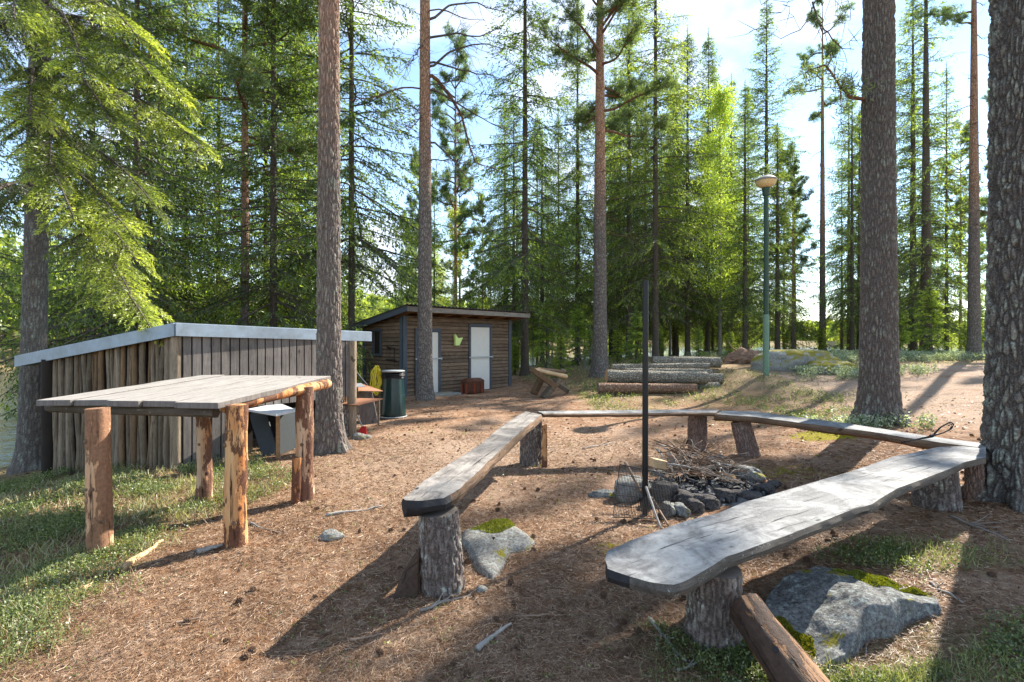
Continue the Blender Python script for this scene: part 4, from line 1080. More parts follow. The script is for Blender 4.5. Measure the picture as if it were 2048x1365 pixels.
pl(1304, 724, 1440, 726, 14.7, 14.6, .165, 'log_grey', 'greyend', 'thick dark log at the very back and top of the pile', 7)
pl(1330, 744, 1436, 747, 14.5, 14.5, .13, 'log_red', 'greyend', 'short brown log under the dark one at the back', 8)

# ------------------------------------------------------------------ rocks
def rock(name, c, size, mat, label, seed=0, flat=0, rot=0, cat='boulder', group=None, n=5, amp=.35, outline=None):
    import bmesh
    bm = bmesh.new(); bmesh.ops.create_icosphere(bm, subdivisions=n, radius=1)
    v = np.array([x.co[:] for x in bm.verts]); f = [tuple(x.index for x in q.verts) for q in bm.faces]; bm.free()
    dd = fb3(v*1.3+seed*5.3, 3, seed)-.5; f1, f2 = worley3(v*1.5+seed, seed)
    v = v*(1+amp*2*dd+.18*amp*(f1-.5)*2)[:, None]+nrm(v)*(.05*(fb3(v*6+seed, 3, seed+1)-.5))[:, None]
    if flat: v[:, 2] = np.where(v[:, 2] > flat, flat+(v[:, 2]-flat)*.3, v[:, 2])
    cr, sr = math.cos(rot), math.sin(rot)
    v = v*np.array(size); v = np.stack([v[:, 0]*cr-v[:, 1]*sr, v[:, 0]*sr+v[:, 1]*cr, v[:, 2]], 1)
    me = new_mesh(name, v, np.array(f), [M[mat]], None, True)
    o = bpy.data.objects.new(name, me); o.location = c; link(o); tag(o, label, cat, group); return o
def gpt(px, D, dz): return tuple(GP(px, D, dz))
def poly_rock(name, outline, ztop, h, mat, label, seed, cat='rock', edge=.05, n=26, bumpy=.03, facets=0):
    """low rock: measured outline (world xy) domed to a height"""
    P_ = resample(np.vstack([outline, outline[:1]]), 90)[:-1]; cen = P_.mean(0)
    rings = []; ts = np.linspace(0, 1.08, n)
    r0_ = np.random.default_rng(seed); an_ = np.arange(max(facets, 1))/max(facets, 1)*6.28+r0_.uniform(-.4, .4, max(facets, 1)); sl_ = r0_.uniform(.08, .36, max(facets, 1))
    rf_ = np.column_stack([-np.cos(an_)*sl_, -np.sin(an_)*sl_, 0*an_, r0_.uniform(.85, 1.15, max(facets, 1))])
    for t in ts:
        xy = cen+(P_-cen)*t
        zz = h*np.clip(1-t**7, 0, 1)**.7 if t < 1 else 0*t-(t-1)*h*3
        if facets and t < 1:
            fz = np.full(len(xy), h*1.05)
            for k_ in range(facets):
                n_ = rf_[k_]; fz = np.minimum(fz, h*n_[3]+(xy-cen)@n_[:2])
            zz = np.minimum(zz, np.maximum(fz, .02))
        z = zz+bumpy*(fb2(xy[:, 0]*5+seed, xy[:, 1]*5, 5, seed)-.5)*2*(1 if t < .98 else .3)+(.014*(np.abs(fb2(xy[:, 0]*9+seed, xy[:, 1]*3, 3, seed+4)-.5)*4-.5) if facets else 0)
        g = ground(xy[:, 0], xy[:, 1])
        rings.append(np.stack([xy[:, 0], xy[:, 1], ztop*0+g+z-.01], 1))
    V = np.stack(rings); m = 90; f = []
    for i in range(1, n-1):
        for j in range(m): f.append((i*m+j, i*m+(j+1) % m, (i+1)*m+(j+1) % m, (i+1)*m+j)[::1])
    f.append(tuple(m+j for j in range(m)))
    mb = MB(); mb.add(V.reshape(-1, 3), f); o = mb.obj(name, M[mat], smooth=True); tag(o, label, cat); return o
UG = lambda a, b: U(a, b, .06)[:2]
poly_rock('flat_rock', np.array([UG(*p) for p in [(925, 1050), (970, 1036), (1015, 1036), (1040, 1052), (1072, 1072), (1060, 1084), (1020, 1092), (1008, 1118), (985, 1146), (955, 1128), (936, 1095), (920, 1070)]]), 0, .07, 'rock_warm',
          'low flat grey rock with a moss patch beside the charred bench stump', 3)
# big mossy boulder, built from its measured outline
bo = [(1.24, 2.55), (1.38, 2.74), (1.55, 2.90), (1.78, 2.98), (2.05, 2.94), (2.22, 2.78), (2.27, 2.66), (2.20, 2.55), (1.98, 2.50), (1.86, 2.42), (1.70, 2.40), (1.58, 2.30), (1.44, 2.24), (1.32, 2.28), (1.24, 2.40)]
poly_rock('boulder', np.array(bo), 0, .165, 'rock', 'large grey granite boulder half buried beside the leaning log', 9, 'boulder', n=90, bumpy=.05, facets=9)
def moss_patch(name, cx, cy, rx, ry, zoff, label, seed, h=.03):
    rngm = np.random.default_rng(seed); N = 5200
    a = rngm.uniform(0, 2*math.pi, N); r = rngm.uniform(0, 1, N)**.62*1.15*(.55+.9*fb2(np.cos(a)*1.7+seed*9, np.sin(a)*1.7, 2, seed)); x = cx+rx*r*np.cos(a)*(1+.3*np.sin(3*a+seed)); y = cy+ry*r*np.sin(a)
    z = zoff(x, y)+h*np.maximum(1-r**2, 0)*.5*(.5+fb2(x*30, y*30, 2, 4))
    tip = nrm(np.stack([rngm.normal(0, .5, N), rngm.normal(0, .5, N), np.ones(N)], 1))*rngm.uniform(.01, .022, N)[:, None]
    s = nrm(np.cross(tip, rngm.normal(size=(N, 3))))*.0045
    b = np.stack([x, y, z], 1)-tip*.4
    V = np.stack([b-s, b+s, b+tip+s*.3, b+tip-s*.3], 1).reshape(-1, 3); f = np.arange(4*N).reshape(-1, 4)
    me = new_mesh(name, V, f, [M['moss']], None, False, {'tint': np.repeat(rngm.uniform(.1, 1, N), 4)})
    o = bpy.data.objects.new(name, me); link(o); tag(o, label, 'moss', kind='stuff'); return o
GZ = {}
dgx = bpy.context.evaluated_depsgraph_get
bould = bpy.data.objects['boulder']; flatr = bpy.data.objects['flat_rock']
def on_obj(o):
    bpy.context.view_layer.update()
    def fn(x, y):
        out = np.zeros_like(x)
        for i in range(len(x)):
            ok, loc, nr_, fi = o.ray_cast(Vector((x[i], y[i], 3))-o.location, Vector((0, 0, -1)))
            out[i] = loc.z+o.location.z if ok else gz(x[i], y[i])
        return out
    return fn
moss_patch('moss', 2.02, 2.82, .16, .075, on_obj(bould), 'bright yellow green moss cushion on top of the large boulder', 1, .04)
moss_patch('moss', 1.36, 2.40, .05, .10, on_obj(bould), 'dark moss patch on the left face of the large boulder', 2, .02)
moss_patch('moss', -.12, 3.93, .12, .16, on_obj(flatr), 'ochre moss patch on the low flat rock', 3, .012)
moss_patch('moss', 2.22, 2.74, .06, .035, on_obj(bould), 'small moss tuft at the far edge of the large boulder', 4, .03)
rock('boulder', tuple(P(1600, 732, 15.2)), (1.35, .8, .55), 'rock_mossy', 'moss topped boulder behind the lamp post', 4, .8, .1)
rock('boulder', tuple(P(1662, 744, 14.5)), (.85, .55, .38), 'rock_mossy', 'lower mossy boulder right of the lamp post, before the bigger one', 6, .8, -.1)
rock('small_rock', gpt(662, 3.82, .0), (.10, .08, .05), 'rock_warm', 'pale pebble sized rock right of the orange table post', 8, 0, 0, 'rock', n=4)
rock('small_rock', gpt(962, 2.98, .01), (.033, .03, .026), 'rock_warm', 'round pale stone on the needles before the flat rock', 12, 0, 0, 'rock', n=3)
rock('small_rock', gpt(1215, 4.85, .0), (.17, .08, .05), 'rock', 'grey rock lying left of the wire grate', 13, 0, 0, 'rock', n=4)
rock('small_rock', gpt(720, 7.7, .0), (.16, .12, .08), 'rock_warm', 'pale rock on the ground beside the big pine foot', 15, 0, 0, 'rock', n=4)

# ------------------------------------------------------------------ fire ring
FC = GP(1392, 5.0)
rn = random.Random(77)
stones = [  # px, py(centre), half width m, half height m, material, what
    (1262, 985, .20, .16, 'rock_warm', 'large pale stone behind the wire grate'), (1326, 992, .14, .15, 'rock_soot', 'blue black sooty stone right of the black pole'),
    (1338, 1026, .10, .09, 'rock_warm', 'rounded grey stone at the near left of the ring'), (1374, 1006, .17, .10, 'rock_soot', 'flat brown topped stone at the front of the ring'),
    (1362, 1030, .10, .08, 'rock', 'small white grey stone at the front of the ring'), (1392, 1022, .09, .09, 'rock_soot', 'upright brown stone at the front of the ring'),
    (1418, 1014, .11, .09, 'rock_soot', 'charred stone in the front middle of the ring'), (1450, 1002, .12, .09, 'rock_soot', 'reddish stone at the front right of the ring'),
    (1470, 975, .14, .08, 'rock_soot', 'flat stone on the right front of the ring'), (1528, 985, .15, .08, 'rock_soot', 'low stone on the right edge of the ring'),
    (1500, 953, .16, .13, 'rock', 'large white and black scorched stone on the right of the ring'), (1545, 975, .1, .06, 'rock_soot', 'grey stone just outside the right of the ring'),
    (1430, 918, .17, .06, 'rock_warm', 'pale flat stone at the back of the ring'), (1375, 925, .16, .08, 'rock_warm', 'light stone at the back left of the ring'),
    (1318, 940, .10, .06, 'rock_warm', 'small pale stone at the left back of the ring'), (1490, 1000, .16, .07, 'rock_soot', 'sooty slab at the near right of the ring'),
    (1400, 985, .10, .07, 'charcoal', 'black charred lump in the middle of the ring'), (1440, 965, .11, .10, 'charcoal', 'blue black charred block among the ashes'),
    (1296, 1010, .10, .08, 'rock_soot', 'dark stone at the foot of the black pole')]
for i, (px, py, hw, hh, mt, lb) in enumerate(stones):
    D = (CAM_H-hh*.35)*FPX/(py-HY); c = GP(px, D, hh*.35)
    rock('fire_ring_stone', tuple(c), (hw*.85, hw*rn.uniform(.55, .8), hh*.95), mt, lb, 30+i, .75, rn.uniform(0, 3), 'stone', 'stones of the fire ring', 4, .62)
# ash bed
na = 40; aa = np.linspace(0, 2*math.pi, 60, endpoint=False); V = []
for t in np.linspace(0, 1, na):
    x = FC[0]+.10+.68*t*np.cos(aa); y = FC[1]+.62*t*np.sin(aa)
    z = ground(x, y)+.075*(1-t**2)+.05*(fb2(x*11, y*11, 4, 5)-.5)*(1-t**4)+.03*(fb2(x*40, y*40, 2, 6)-.5)*(1-t**4)-.012*t
    V.append(np.stack([x, y, z], 1))
V = np.vstack(V); f = [(i*60+j, i*60+(j+1) % 60, (i+1)*60+(j+1) % 60, (i+1)*60+j) for i in range(na-1) for j in range(60)]
mb = MB(); mb.add(V, f); o = mb.obj('ash_bed', M['ash'], smooth=False); tag(o, 'black and grey ashes filling the fire ring', 'ash', kind='stuff')
# charcoal lumps
mb = MB()
for i in range(240):
    a = rn.uniform(0, 6.28); r = math.sqrt(rn.random())*.6; x = FC[0]+.1+r*math.cos(a); y = FC[1]+r*.9*math.sin(a); s = rn.uniform(.012, .035)
    z = gz(x, y)+.075*(1-(r/.68)**2)+s*.3
    A3 = np.linalg.qr(np.random.default_rng(i).normal(size=(3, 3)))[0]; mb.box((x, y, z), (s*1.6, s, s*.8), A3, rn.choice([0, 0, 0, 1]))
o = mb.obj('charcoal_lumps', [M['charcoal'], M['ash']]); tag(o, 'loose lumps of charcoal on the ashes', 'charcoal', kind='stuff')
# charred white birch log
c0 = P(1408, 928, 5.9); c1 = P(1464, 940, 5.6)
log_piece('charred_log', c0, c1, .06, .05, 'ash', 'char', 'white and black half burnt log at the back of the fire ring', 'log', None, 61)
def crooked(p0, p1, r0, r1, seed, amp=.06, k=14, droop=0):
    p0 = np.array(p0, float); p1 = np.array(p1, float); t = np.linspace(0, 1, k)
    n = np.stack([fb2(t*3+seed*3.3, t*0+j, 3, seed+j)-.5 for j in range(3)], 1)*2*amp*np.linalg.norm(p1-p0)
    n = n-n[0]*(1-t)[:, None]-n[-1]*t[:, None]
    path = p0+(p1-p0)*t[:, None]+n; path[:, 2] -= droop*4*t*(1-t)
    return path, np.linspace(r0, r1, k)
def stick(p0, p1, r0, r1, mat, label, seed, group=None, name='stick', amp=.06, twigs=2, cat='stick'):
    path, rad = crooked(p0, p1, r0, r1, seed, amp); mb = MB(); mb.tube(path, rad, 7)
    rg = random.Random(seed); L = np.linalg.norm(path[-1]-path[0])
    for _ in range(twigs):
        i = rg.randrange(3, 12); d = nrm(path[i+1]-path[i])+np.array([rg.uniform(-.8, .8), rg.uniform(-.8, .8), rg.uniform(0, .5)])
        q, rd = crooked(path[i], path[i]+nrm(d)*L*rg.uniform(.15, .4), rad[i]*.6, rad[i]*.2, seed+_+5, .1, 7); mb.tube(q, rd, 5)
    o = mb.obj(name, M[mat], smooth=True); tag(o, label, cat, group); return o
GS = 'brushwood sticks heaped on the fire ring'
for i in range(54):
    p0 = P(rn.uniform(1300, 1440), rn.uniform(905, 965), rn.uniform(4.9, 5.6)); p1 = P(rn.uniform(1330, 1510), rn.uniform(925, 985), rn.uniform(4.8, 5.4))
    if i % 5 == 0: p0 = P(rn.uniform(1300, 1380), rn.uniform(878, 905), 5.3); 
    p0[2] = max(p0[2], .10); p1[2] = max(p1[2], gz(p1[0], p1[1])+.1)
    stick(p0, p1, rn.uniform(.005, .010), .002, ['twig', 'greytwig', 'bench_side'][i % 3], 'thin dry brushwood stick in the heap on the fire ring', 100+i, GS, 'brushwood_stick', .12, 3)
stick(P(1291, 972, 4.28), P(1322, 1058, 3.95), .011, .009, 'greytwig', 'peeled pinkish roasting stick leaning at the pole foot, tip left', 140, amp=.015, twigs=0, name='roasting_stick')
stick(P(1306, 1000, 4.3), P(1337, 1052, 4.0), .010, .008, 'twig', 'dark roasting stick leaning at the pole foot, tip right', 141, amp=.015, twigs=0, name='roasting_stick')
stick(P(1250, 925, 4.6), P(1282, 985, 4.45), .014, .012, 'twig', 'brown stick poking up behind the wire grate', 142, amp=.03, twigs=0)
mb = MB(); c = P(1316, 928, 5.1); mb.box(c, (.16, .10, .09), frame_of(c, (1, .3, -.25))[:3, :3].T); o = mb.obj('firewood_piece', M['wood_new'], frame=frame_of(c, (1, .3, -.25)), bevel=.01); tag(o, 'pale split piece of firewood beside the black pole', 'firewood')
mb = MB(); c = P(1345, 922, 5.3); mb.box(c, (.05, .05, .17), frame_of(c, (1, 0, .5))[:3, :3].T); o = mb.obj('firewood_piece', M['greytwig'], bevel=.01); tag(o, 'grey splinter of firewood standing at the back of the ashes', 'firewood')
for i in range(26):
    p0 = P(rn.uniform(1305, 1390), rn.uniform(890, 950), rn.uniform(5.2, 5.8)); p1 = P(rn.uniform(1360, 1500), rn.uniform(905, 960), rn.uniform(5.0, 5.6))
    p0[2] = max(p0[2], .12); p1[2] = max(p1[2], .14)
    stick(p0, p1, rn.uniform(.006, .012), .003, ['bench_side', 'twig', 'char'][i % 3], 'dark twisted branch in the brushwood at the back of the fire ring', 500+i, 'dark branches behind the fire ring', 'brushwood_branch', .16, 4)
# pole and grate
pc = GP(1290, 4.29); mb = MB(); mb.tube(resample([pc-Z*.1, np.array([pc[0]+.005, pc[1], 2.02])], 4), .025, 20, True)
o = mb.obj('steel_pole', M['black'], auto=True, smooth=True); tag(o, 'tall black steel pole standing at the edge of the fire ring', 'pole')
gr = thing('wire_grate', 'black wire cooking grate leaning on its edge at the black pole', 'grate', tuple(GP(1270, 4.3)))
g0, g1, g2, g3 = P(1240, 930, 4.45), P(1345, 950, 4.45), P(1338, 1045, 4.1), P(1226, 1012, 4.1)
g2 = np.array([g2[0], g2[1], gz(g2[0], g2[1])+.02]); g3 = np.array([g3[0], g3[1], gz(g3[0], g3[1])+.05])
mb = MB(); mb.tube([g0, g1, g2, g3, g0], .005, 6); mb.tube([g3, g3+np.array([-.02, -.02, .0])], .005, 5); mb.obj('frame', M['black'], gr)
mb = MB()
for t in np.linspace(.03, .97, 34): mb.tube([g0+(g1-g0)*t, g3+(g2-g3)*t], .0022, 4, False)
for t in (.2, .4, .6, .8): mb.tube([g0+(g3-g0)*t, g1+(g2-g1)*t], .003, 4, False)
mb.obj('bars', M['black'], gr)
# iron fork on bench
fk = MB(); a0 = P(1803, 912, 4.42); a1 = P(1866, 872, 4.62); lp = [P(1866, 872, 4.62), P(1882, 855, 4.64), P(1900, 845, 4.66), P(1908, 849, 4.66), P(1903, 858, 4.66), P(1888, 866, 4.64), P(1868, 872, 4.62)]
a0[2] = .60
fk.tube(resample([a0, a1], 8), .006, 6); fk.tube(resample(lp, 24), .006, 6)
fk.tube(resample([a0+np.array([.02, .0, .01]), a1+np.array([0.01, .01, -.015])], 6), .005, 6)
fk.tube(resample([p+np.array([.01, .03, -.012]) for p in lp], 24), .004, 6)
fk.tube(resample([a1-(a1-a0)*.08, a1+(a1-a0)*.02], 4), .014, 8)
o = fk.obj('iron_tongs', M['black'], smooth=True); tag(o, 'black iron tongs with looped handle lying across the bench corner', 'tongs')

# ------------------------------------------------------------------ lamp post
lc = GP(1532, 14.0); lp_ = thing('lamp_post', 'green lamp post with a cream mushroom lamp before the mossy boulder', 'lamp post', tuple(lc))
zj = P(0, 630, 14)[2]; zt_ = P(0, 378, 14)[2]
mb = MB(); mb.tube(resample([lc-Z*.2, np.array([lc[0], lc[1], zj])], 10), .080, 18, True, 0, None, .02, 2); mb.obj('lower_pole', M['lamp_pale'], lp_, smooth=True, auto=True)
mb = MB(); mb.tube(resample([np.array([lc[0], lc[1], zj-.01]), np.array([lc[0], lc[1], zt_])], 10), np.linspace(.068, .056, 10), 18, True); mb.obj('upper_pole', M['lamp_green'], lp_, smooth=True, auto=True)
def lathe(c, prof, n=36): 
    mb = MB(); zz = np.array([p[1] for p in prof])+np.arange(len(prof))*.0008; v, f = tube_geo(np.array(c)+np.stack([0*zz, 0*zz, zz], 1), np.array([p[0] for p in prof]), n); mb.add(v, f); return mb
zl_ = P(0, 378, 14)[2]-P(0, 0, 14)[2]*0
cc = np.array([lc[0], lc[1], 0.])
lathe(cc+Z*(zt_-.20), [(.001, 0), (.085, .001), (.11, .22), (.001, .221)], 24).obj('collar', M['lamp_green'], lp_, smooth=True, auto=True)
za = P(0, 376, 14)[2]
lathe(cc+Z*za, [(.001, 0), (.14, .0), (.24, .08), (.275, .17), (.001, .171)]).obj('lamp_glass', M['cream'], lp_, smooth=True, auto=True)
lathe(cc+Z*(za+.172), [(.001, 0), (.29, .0), (.28, .05), (.18, .12), (.07, .15), (.05, .19), (.001, .195)]).obj('lamp_cap', M['grey_cap'], lp_, smooth=True, auto=True)

# ------------------------------------------------------------------ tree builders
class Acc:
    def __init__(s): s.B = []; s.D = []; s.L = []; s.W = []; s.T = []; s.wv = []; s.wf = []; s.wn = 0
    def shoots(s, B, D, L, W, T):
        B = np.asarray(B); n = len(B)
        s.B.append(B); s.D.append(np.asarray(D)); s.L.append(np.broadcast_to(L, (n,)).astype(float)); s.W.append(np.broadcast_to(W, (n,)).astype(float)); s.T.append(np.broadcast_to(T, (n,)).astype(float))
    def wood(s, path, rad, n=4):
        v, f = tube_geo(np.asarray(path), np.broadcast_to(np.asarray(rad, float), (len(path),)), n); s.wv.append(v); s.wf.append(f+s.wn); s.wn += len(v)
    def lines(s, A, Bp, w, rng):
        """thin quads for many small twigs"""
        d = nrm(Bp-A); sd_ = nrm(np.cross(d, rng.normal(size=A.shape)))*w
        v = np.stack([A-sd_, A+sd_, Bp+sd_*.5, Bp-sd_*.5], 1).reshape(-1, 3); f = np.arange(len(v)).reshape(-1, 4)
        s.wv.append(v); s.wf.append(f+s.wn); s.wn += len(v)
    def mesh(s, name, leafmat, woodmat, rng, flat=.0, droopw=0):
        B = np.vstack(s.B); D = nrm(np.vstack(s.D)); L = np.concatenate(s.L)[:, None]; W = np.concatenate(s.W)[:, None]; T = np.concatenate(s.T)
        R = rng.normal(size=B.shape); R[:, 2] += flat*2
        Sx = nrm(np.cross(D, R))
        v = np.stack([B, B+D*L*.35+Sx*W*.5, B+D*L, B+D*L*.35-Sx*W*.5], 1).reshape(-1, 3)
        f = np.arange(len(v)).reshape(-1, 4); t = np.repeat(T, 4); mi = np.zeros(len(f), int)
        if s.wv:
            wv_ = np.vstack(s.wv); wf_ = np.vstack(s.wf); f = np.vstack([f, wf_+len(v)]); v = np.vstack([v, wv_]); t = np.concatenate([t, np.zeros(len(wv_))]); mi = np.concatenate([mi, np.ones(len(wf_), int)])
        return new_mesh(name, v, f, [leafmat, woodmat], mi, False, {'tint': t})
def conifer_branch(acc, path, rng, sl, sw, sp, tw_frac, droop, tint0, tint1, twsp, woodr, bare=.15, ang=55, needles=1.0, tipb=.25):
    """one bough: side twigs in a loose plane, hanging down, each clothed in short shoots"""
    path = np.asarray(path); k = len(path); seg = np.linalg.norm(np.diff(path, axis=0), axis=1); Ls = np.concatenate([[0], np.cumsum(seg)]); L = Ls[-1]
    acc.wood(path, np.linspace(woodr, woodr*.25, k), 4)
    nt_ = max(4, int(L*(1-bare)/twsp)); t = bare+(1-bare)*(np.arange(nt_)+rng.uniform(0, 1, nt_))/nt_
    t = np.repeat(t, 2); side = np.tile([1., -1.], nt_)
    base = np.stack([np.interp(t*L, Ls, path[:, i]) for i in range(3)], 1)
    tang = nrm(np.stack([np.interp(np.minimum(t*L+.05, L), Ls, path[:, i])-np.interp(np.maximum(t*L-.05, 0), Ls, path[:, i]) for i in range(3)], 1))
    lat = nrm(np.cross(tang, np.array([0, 0, 1.])))
    tl = tw_frac*L*np.minimum(1, (t-bare*.6)*3.2)*(1-t)**.55*rng.uniform(.6, 1.15, len(t))+sl*1.2
    a = np.radians(ang+rng.normal(0, 10, len(t)))
    d0 = tang*np.cos(a)[:, None]+lat*(side*np.sin(a))[:, None]
    d0[:, 2] -= droop*.35; d0 = nrm(d0)
    m = np.maximum(2, (tl/sp).astype(int)); mm = m.max()
    u = (np.arange(mm)[None]+.5)/m[:, None]; ok = u < 1
    pos = base[:, None]+d0[:, None]*(u*tl[:, None])[..., None]
    pos[..., 2] -= droop*tl[:, None]*u**2*.75
    dr = d0[:, None]+np.array([0, 0, -1.])*(droop*1.5*u)[..., None]
    dr = nrm(dr)
    acc.lines(base, base+d0*tl[:, None]*.5-np.array([0, 0, 1.])*(droop*tl*.19)[:, None], .003 if sl < .1 else .005, rng)
    for s_ in ((1, -1) if needles >= 1 else (1,)):
        pk = ok & (rng.random(ok.shape) < min(1, needles))
        q = pos[pk]; d = dr[pk]; n = len(q)
        l2 = nrm(np.cross(d, rng.normal(size=(n, 3))))
        dd = nrm(d*.85+l2*rng.uniform(.25, .9, (n, 1)))
        tt_ = np.clip(tint0+(tint1-tint0)*(t[:, None]*.5+u*.5)[pk]+rng.normal(0, .13, n)+(rng.random(n) < .12)*tipb, 0, 1)
        acc.shoots(q, dd, sl*rng.uniform(.6, 1.25, n), sw*rng.uniform(.7, 1.3, n), tt_)
    acc.shoots(path[-1:]-0*path[-1:], tang[-1:], sl, sw, tint1)
def trunk_mesh(name, mat, H, r, n=20, k=60, seed=0, flare=.35, disp=0, hi=None, bend=.0):
    if hi:
        z = np.concatenate([np.arange(-.25, hi[0], hi[1]), np.linspace(hi[0], H, 20)[1:]])
    else:
        z = np.concatenate([np.linspace(-.25, 1.2, 14), np.linspace(1.2, H, k)[1:]])
    zz = np.maximum(z, 0); rad = r*np.maximum(1-zz/H, .02)**.72*(1+flare*np.exp(-zz/.28)+.06*np.exp(-zz/1.2))
    a = np.arange(n)/n*2*math.pi; A, ZZ = np.meshgrid(a, z)
    cx = bend*(fb2(z*.12+seed, z*0, 2, seed)-.5); cx = cx-cx[0]
    R = rad[:, None]*(1+.05*(vn2(np.cos(A)*1.2+seed+3, np.sin(A)*1.2+ZZ*.5, seed)-.5)+flare*.9*np.exp(-np.maximum(ZZ, 0)/.22)*(vn2(np.cos(A)*2.1+seed*2+5, np.sin(A)*2.1+5, seed+1)-.45))
    if disp > .012: R = R*(1+1.1*flare*np.exp(-np.maximum(ZZ, 0)/.16)*np.maximum(0, np.cos(5*A+seed+.8*np.sin(A*2)))**2)
    x = (cx[:, None]+R*np.cos(A)).ravel(); y = (R*np.sin(A)).ravel(); zf_ = ZZ.ravel(); ck = np.ones(len(x))
    if disp:
        q = np.stack([np.cos(A).ravel()*r*29, np.sin(A).ravel()*r*29, zf_*6.5], 1)+seed*11
        q = q+1.6*(np.stack([fb3(q*.5, 3, 3), fb3(q*.5, 3, 4), fb3(q*.5, 3, 5)], 1)-.5)
        f1, f2 = worley3(q, seed); ck = sstep(f2-f1, .0, .38)
        g1, g2_ = worley3(q*[.42, .42, .35]+9, seed+4); ck = ck*(.45+.55*sstep(g2_-g1, .0, .25))
        q3 = np.stack([x, y, zf_], 1)*55
        dv = disp*((ck-1)*1.0+.9*(fb3(q3, 3, seed)-.5)-.3*f1)
        x = x+dv*np.cos(A).ravel(); y = y+dv*np.sin(A).ravel()
    v = np.stack([x, y, zf_], 1); m = len(z)
    i = np.arange(m-1)[:, None]*n; j = np.arange(n)[None]; f = np.stack([i+j, i+(j+1) % n, i+n+(j+1) % n, i+n+j], -1).reshape(-1, 4)
    return new_mesh(name, v, f, [M[mat]], None, True, {'crack': ck}), cx, z
def spruce_crown(seed, H, hb, R, name, mat='spruce', sl=.15, sw=.040, step=.30, per=5, droop=.55, dead_from=None, twsp=.12, sp=.065, taper=.72, dens=1.0, hmax=None, tint=(.1, .6)):
    rng = np.random.default_rng(seed); acc = Acc(); h = hb
    while h < min(H-.3, hmax or 99):
        rel = (H-h)/(H-hb); Lm = R*rel**taper*(.75+.25*min(1, (h-hb)/1.5+.3))
        for j in range(per):
            az = rng.uniform(0, 2*math.pi); L = max(.25, Lm*rng.uniform(.45, 1.18)); e = math.radians(-14+48*(1-rel)+rng.normal(0, 9))
            t = np.linspace(0, 1, 8); r_ = L*t*math.cos(e)
            z = h+L*(math.sin(e)*t-.28*rel*t**2*2+.22*rel*t**3*1.6)
            az_ = az+.32*np.sin(t*2)*rng.normal()
            path = np.stack([r_*np.cos(az_), r_*np.sin(az_), z+rng.uniform(-.1, .1)], 1)
            tb_ = rng.normal(0, .12)
            if rng.random() < .07: continue
            conifer_branch(acc, path, rng, sl, sw, sp, .34, droop*rng.uniform(.6, 1.3), tint[0]+tb_, tint[1]+tb_, twsp, .006+.008*L, bare=.18 if rel > .3 else .05, needles=dens)
        h += step*(.55+.6*rel)*rng.uniform(.5, 1.5)
    # leader
    acc.wood(np.array([[0, 0, H-1.0], [0, 0, H+.2]]), [.03, .01], 4)
    n = 60; zz = rng.uniform(H-1, H+.25, n); a = rng.uniform(0, 6.28, n); acc.shoots(np.stack([0*zz, 0*zz, zz], 1), np.stack([np.cos(a), np.sin(a), 0*a+.8], 1), .16, .04, .5)
    if dead_from is not None:
        h = dead_from
        while h < hb+2.5:
            for j in range(3):
                az = rng.uniform(0, 6.28); L = rng.uniform(.5, 1.0)*R*.8; t = np.linspace(0, 1, 7)
                path = np.stack([L*t*np.cos(az), L*t*np.sin(az), h-L*.25*t-.1*L*t**2+.03*np.sin(t*9+seed)], 1)
                acc.wood(path, np.linspace(.014, .004, 7), 3)
                n = 26; tb = rng.uniform(.2, 1, n); b = np.stack([np.interp(tb, t, path[:, i]) for i in range(3)], 1)
                d = nrm(np.array([math.cos(az), math.sin(az), -.3])+rng.normal(0, .6, (n, 3)))*rng.uniform(.1, .4, (n, 1)); acc.lines(b, b+d, .004, rng)
                acc.shoots(b[:12]+d[:12]*.6, np.array([[0, 0, -1.]])+rng.normal(0, .3, (12, 3)), sl*1.2, sw*.6, .15)
            h += rng.uniform(.15, .4)
    return acc.mesh(name, M[mat], M['dead_limb'], rng, .3)
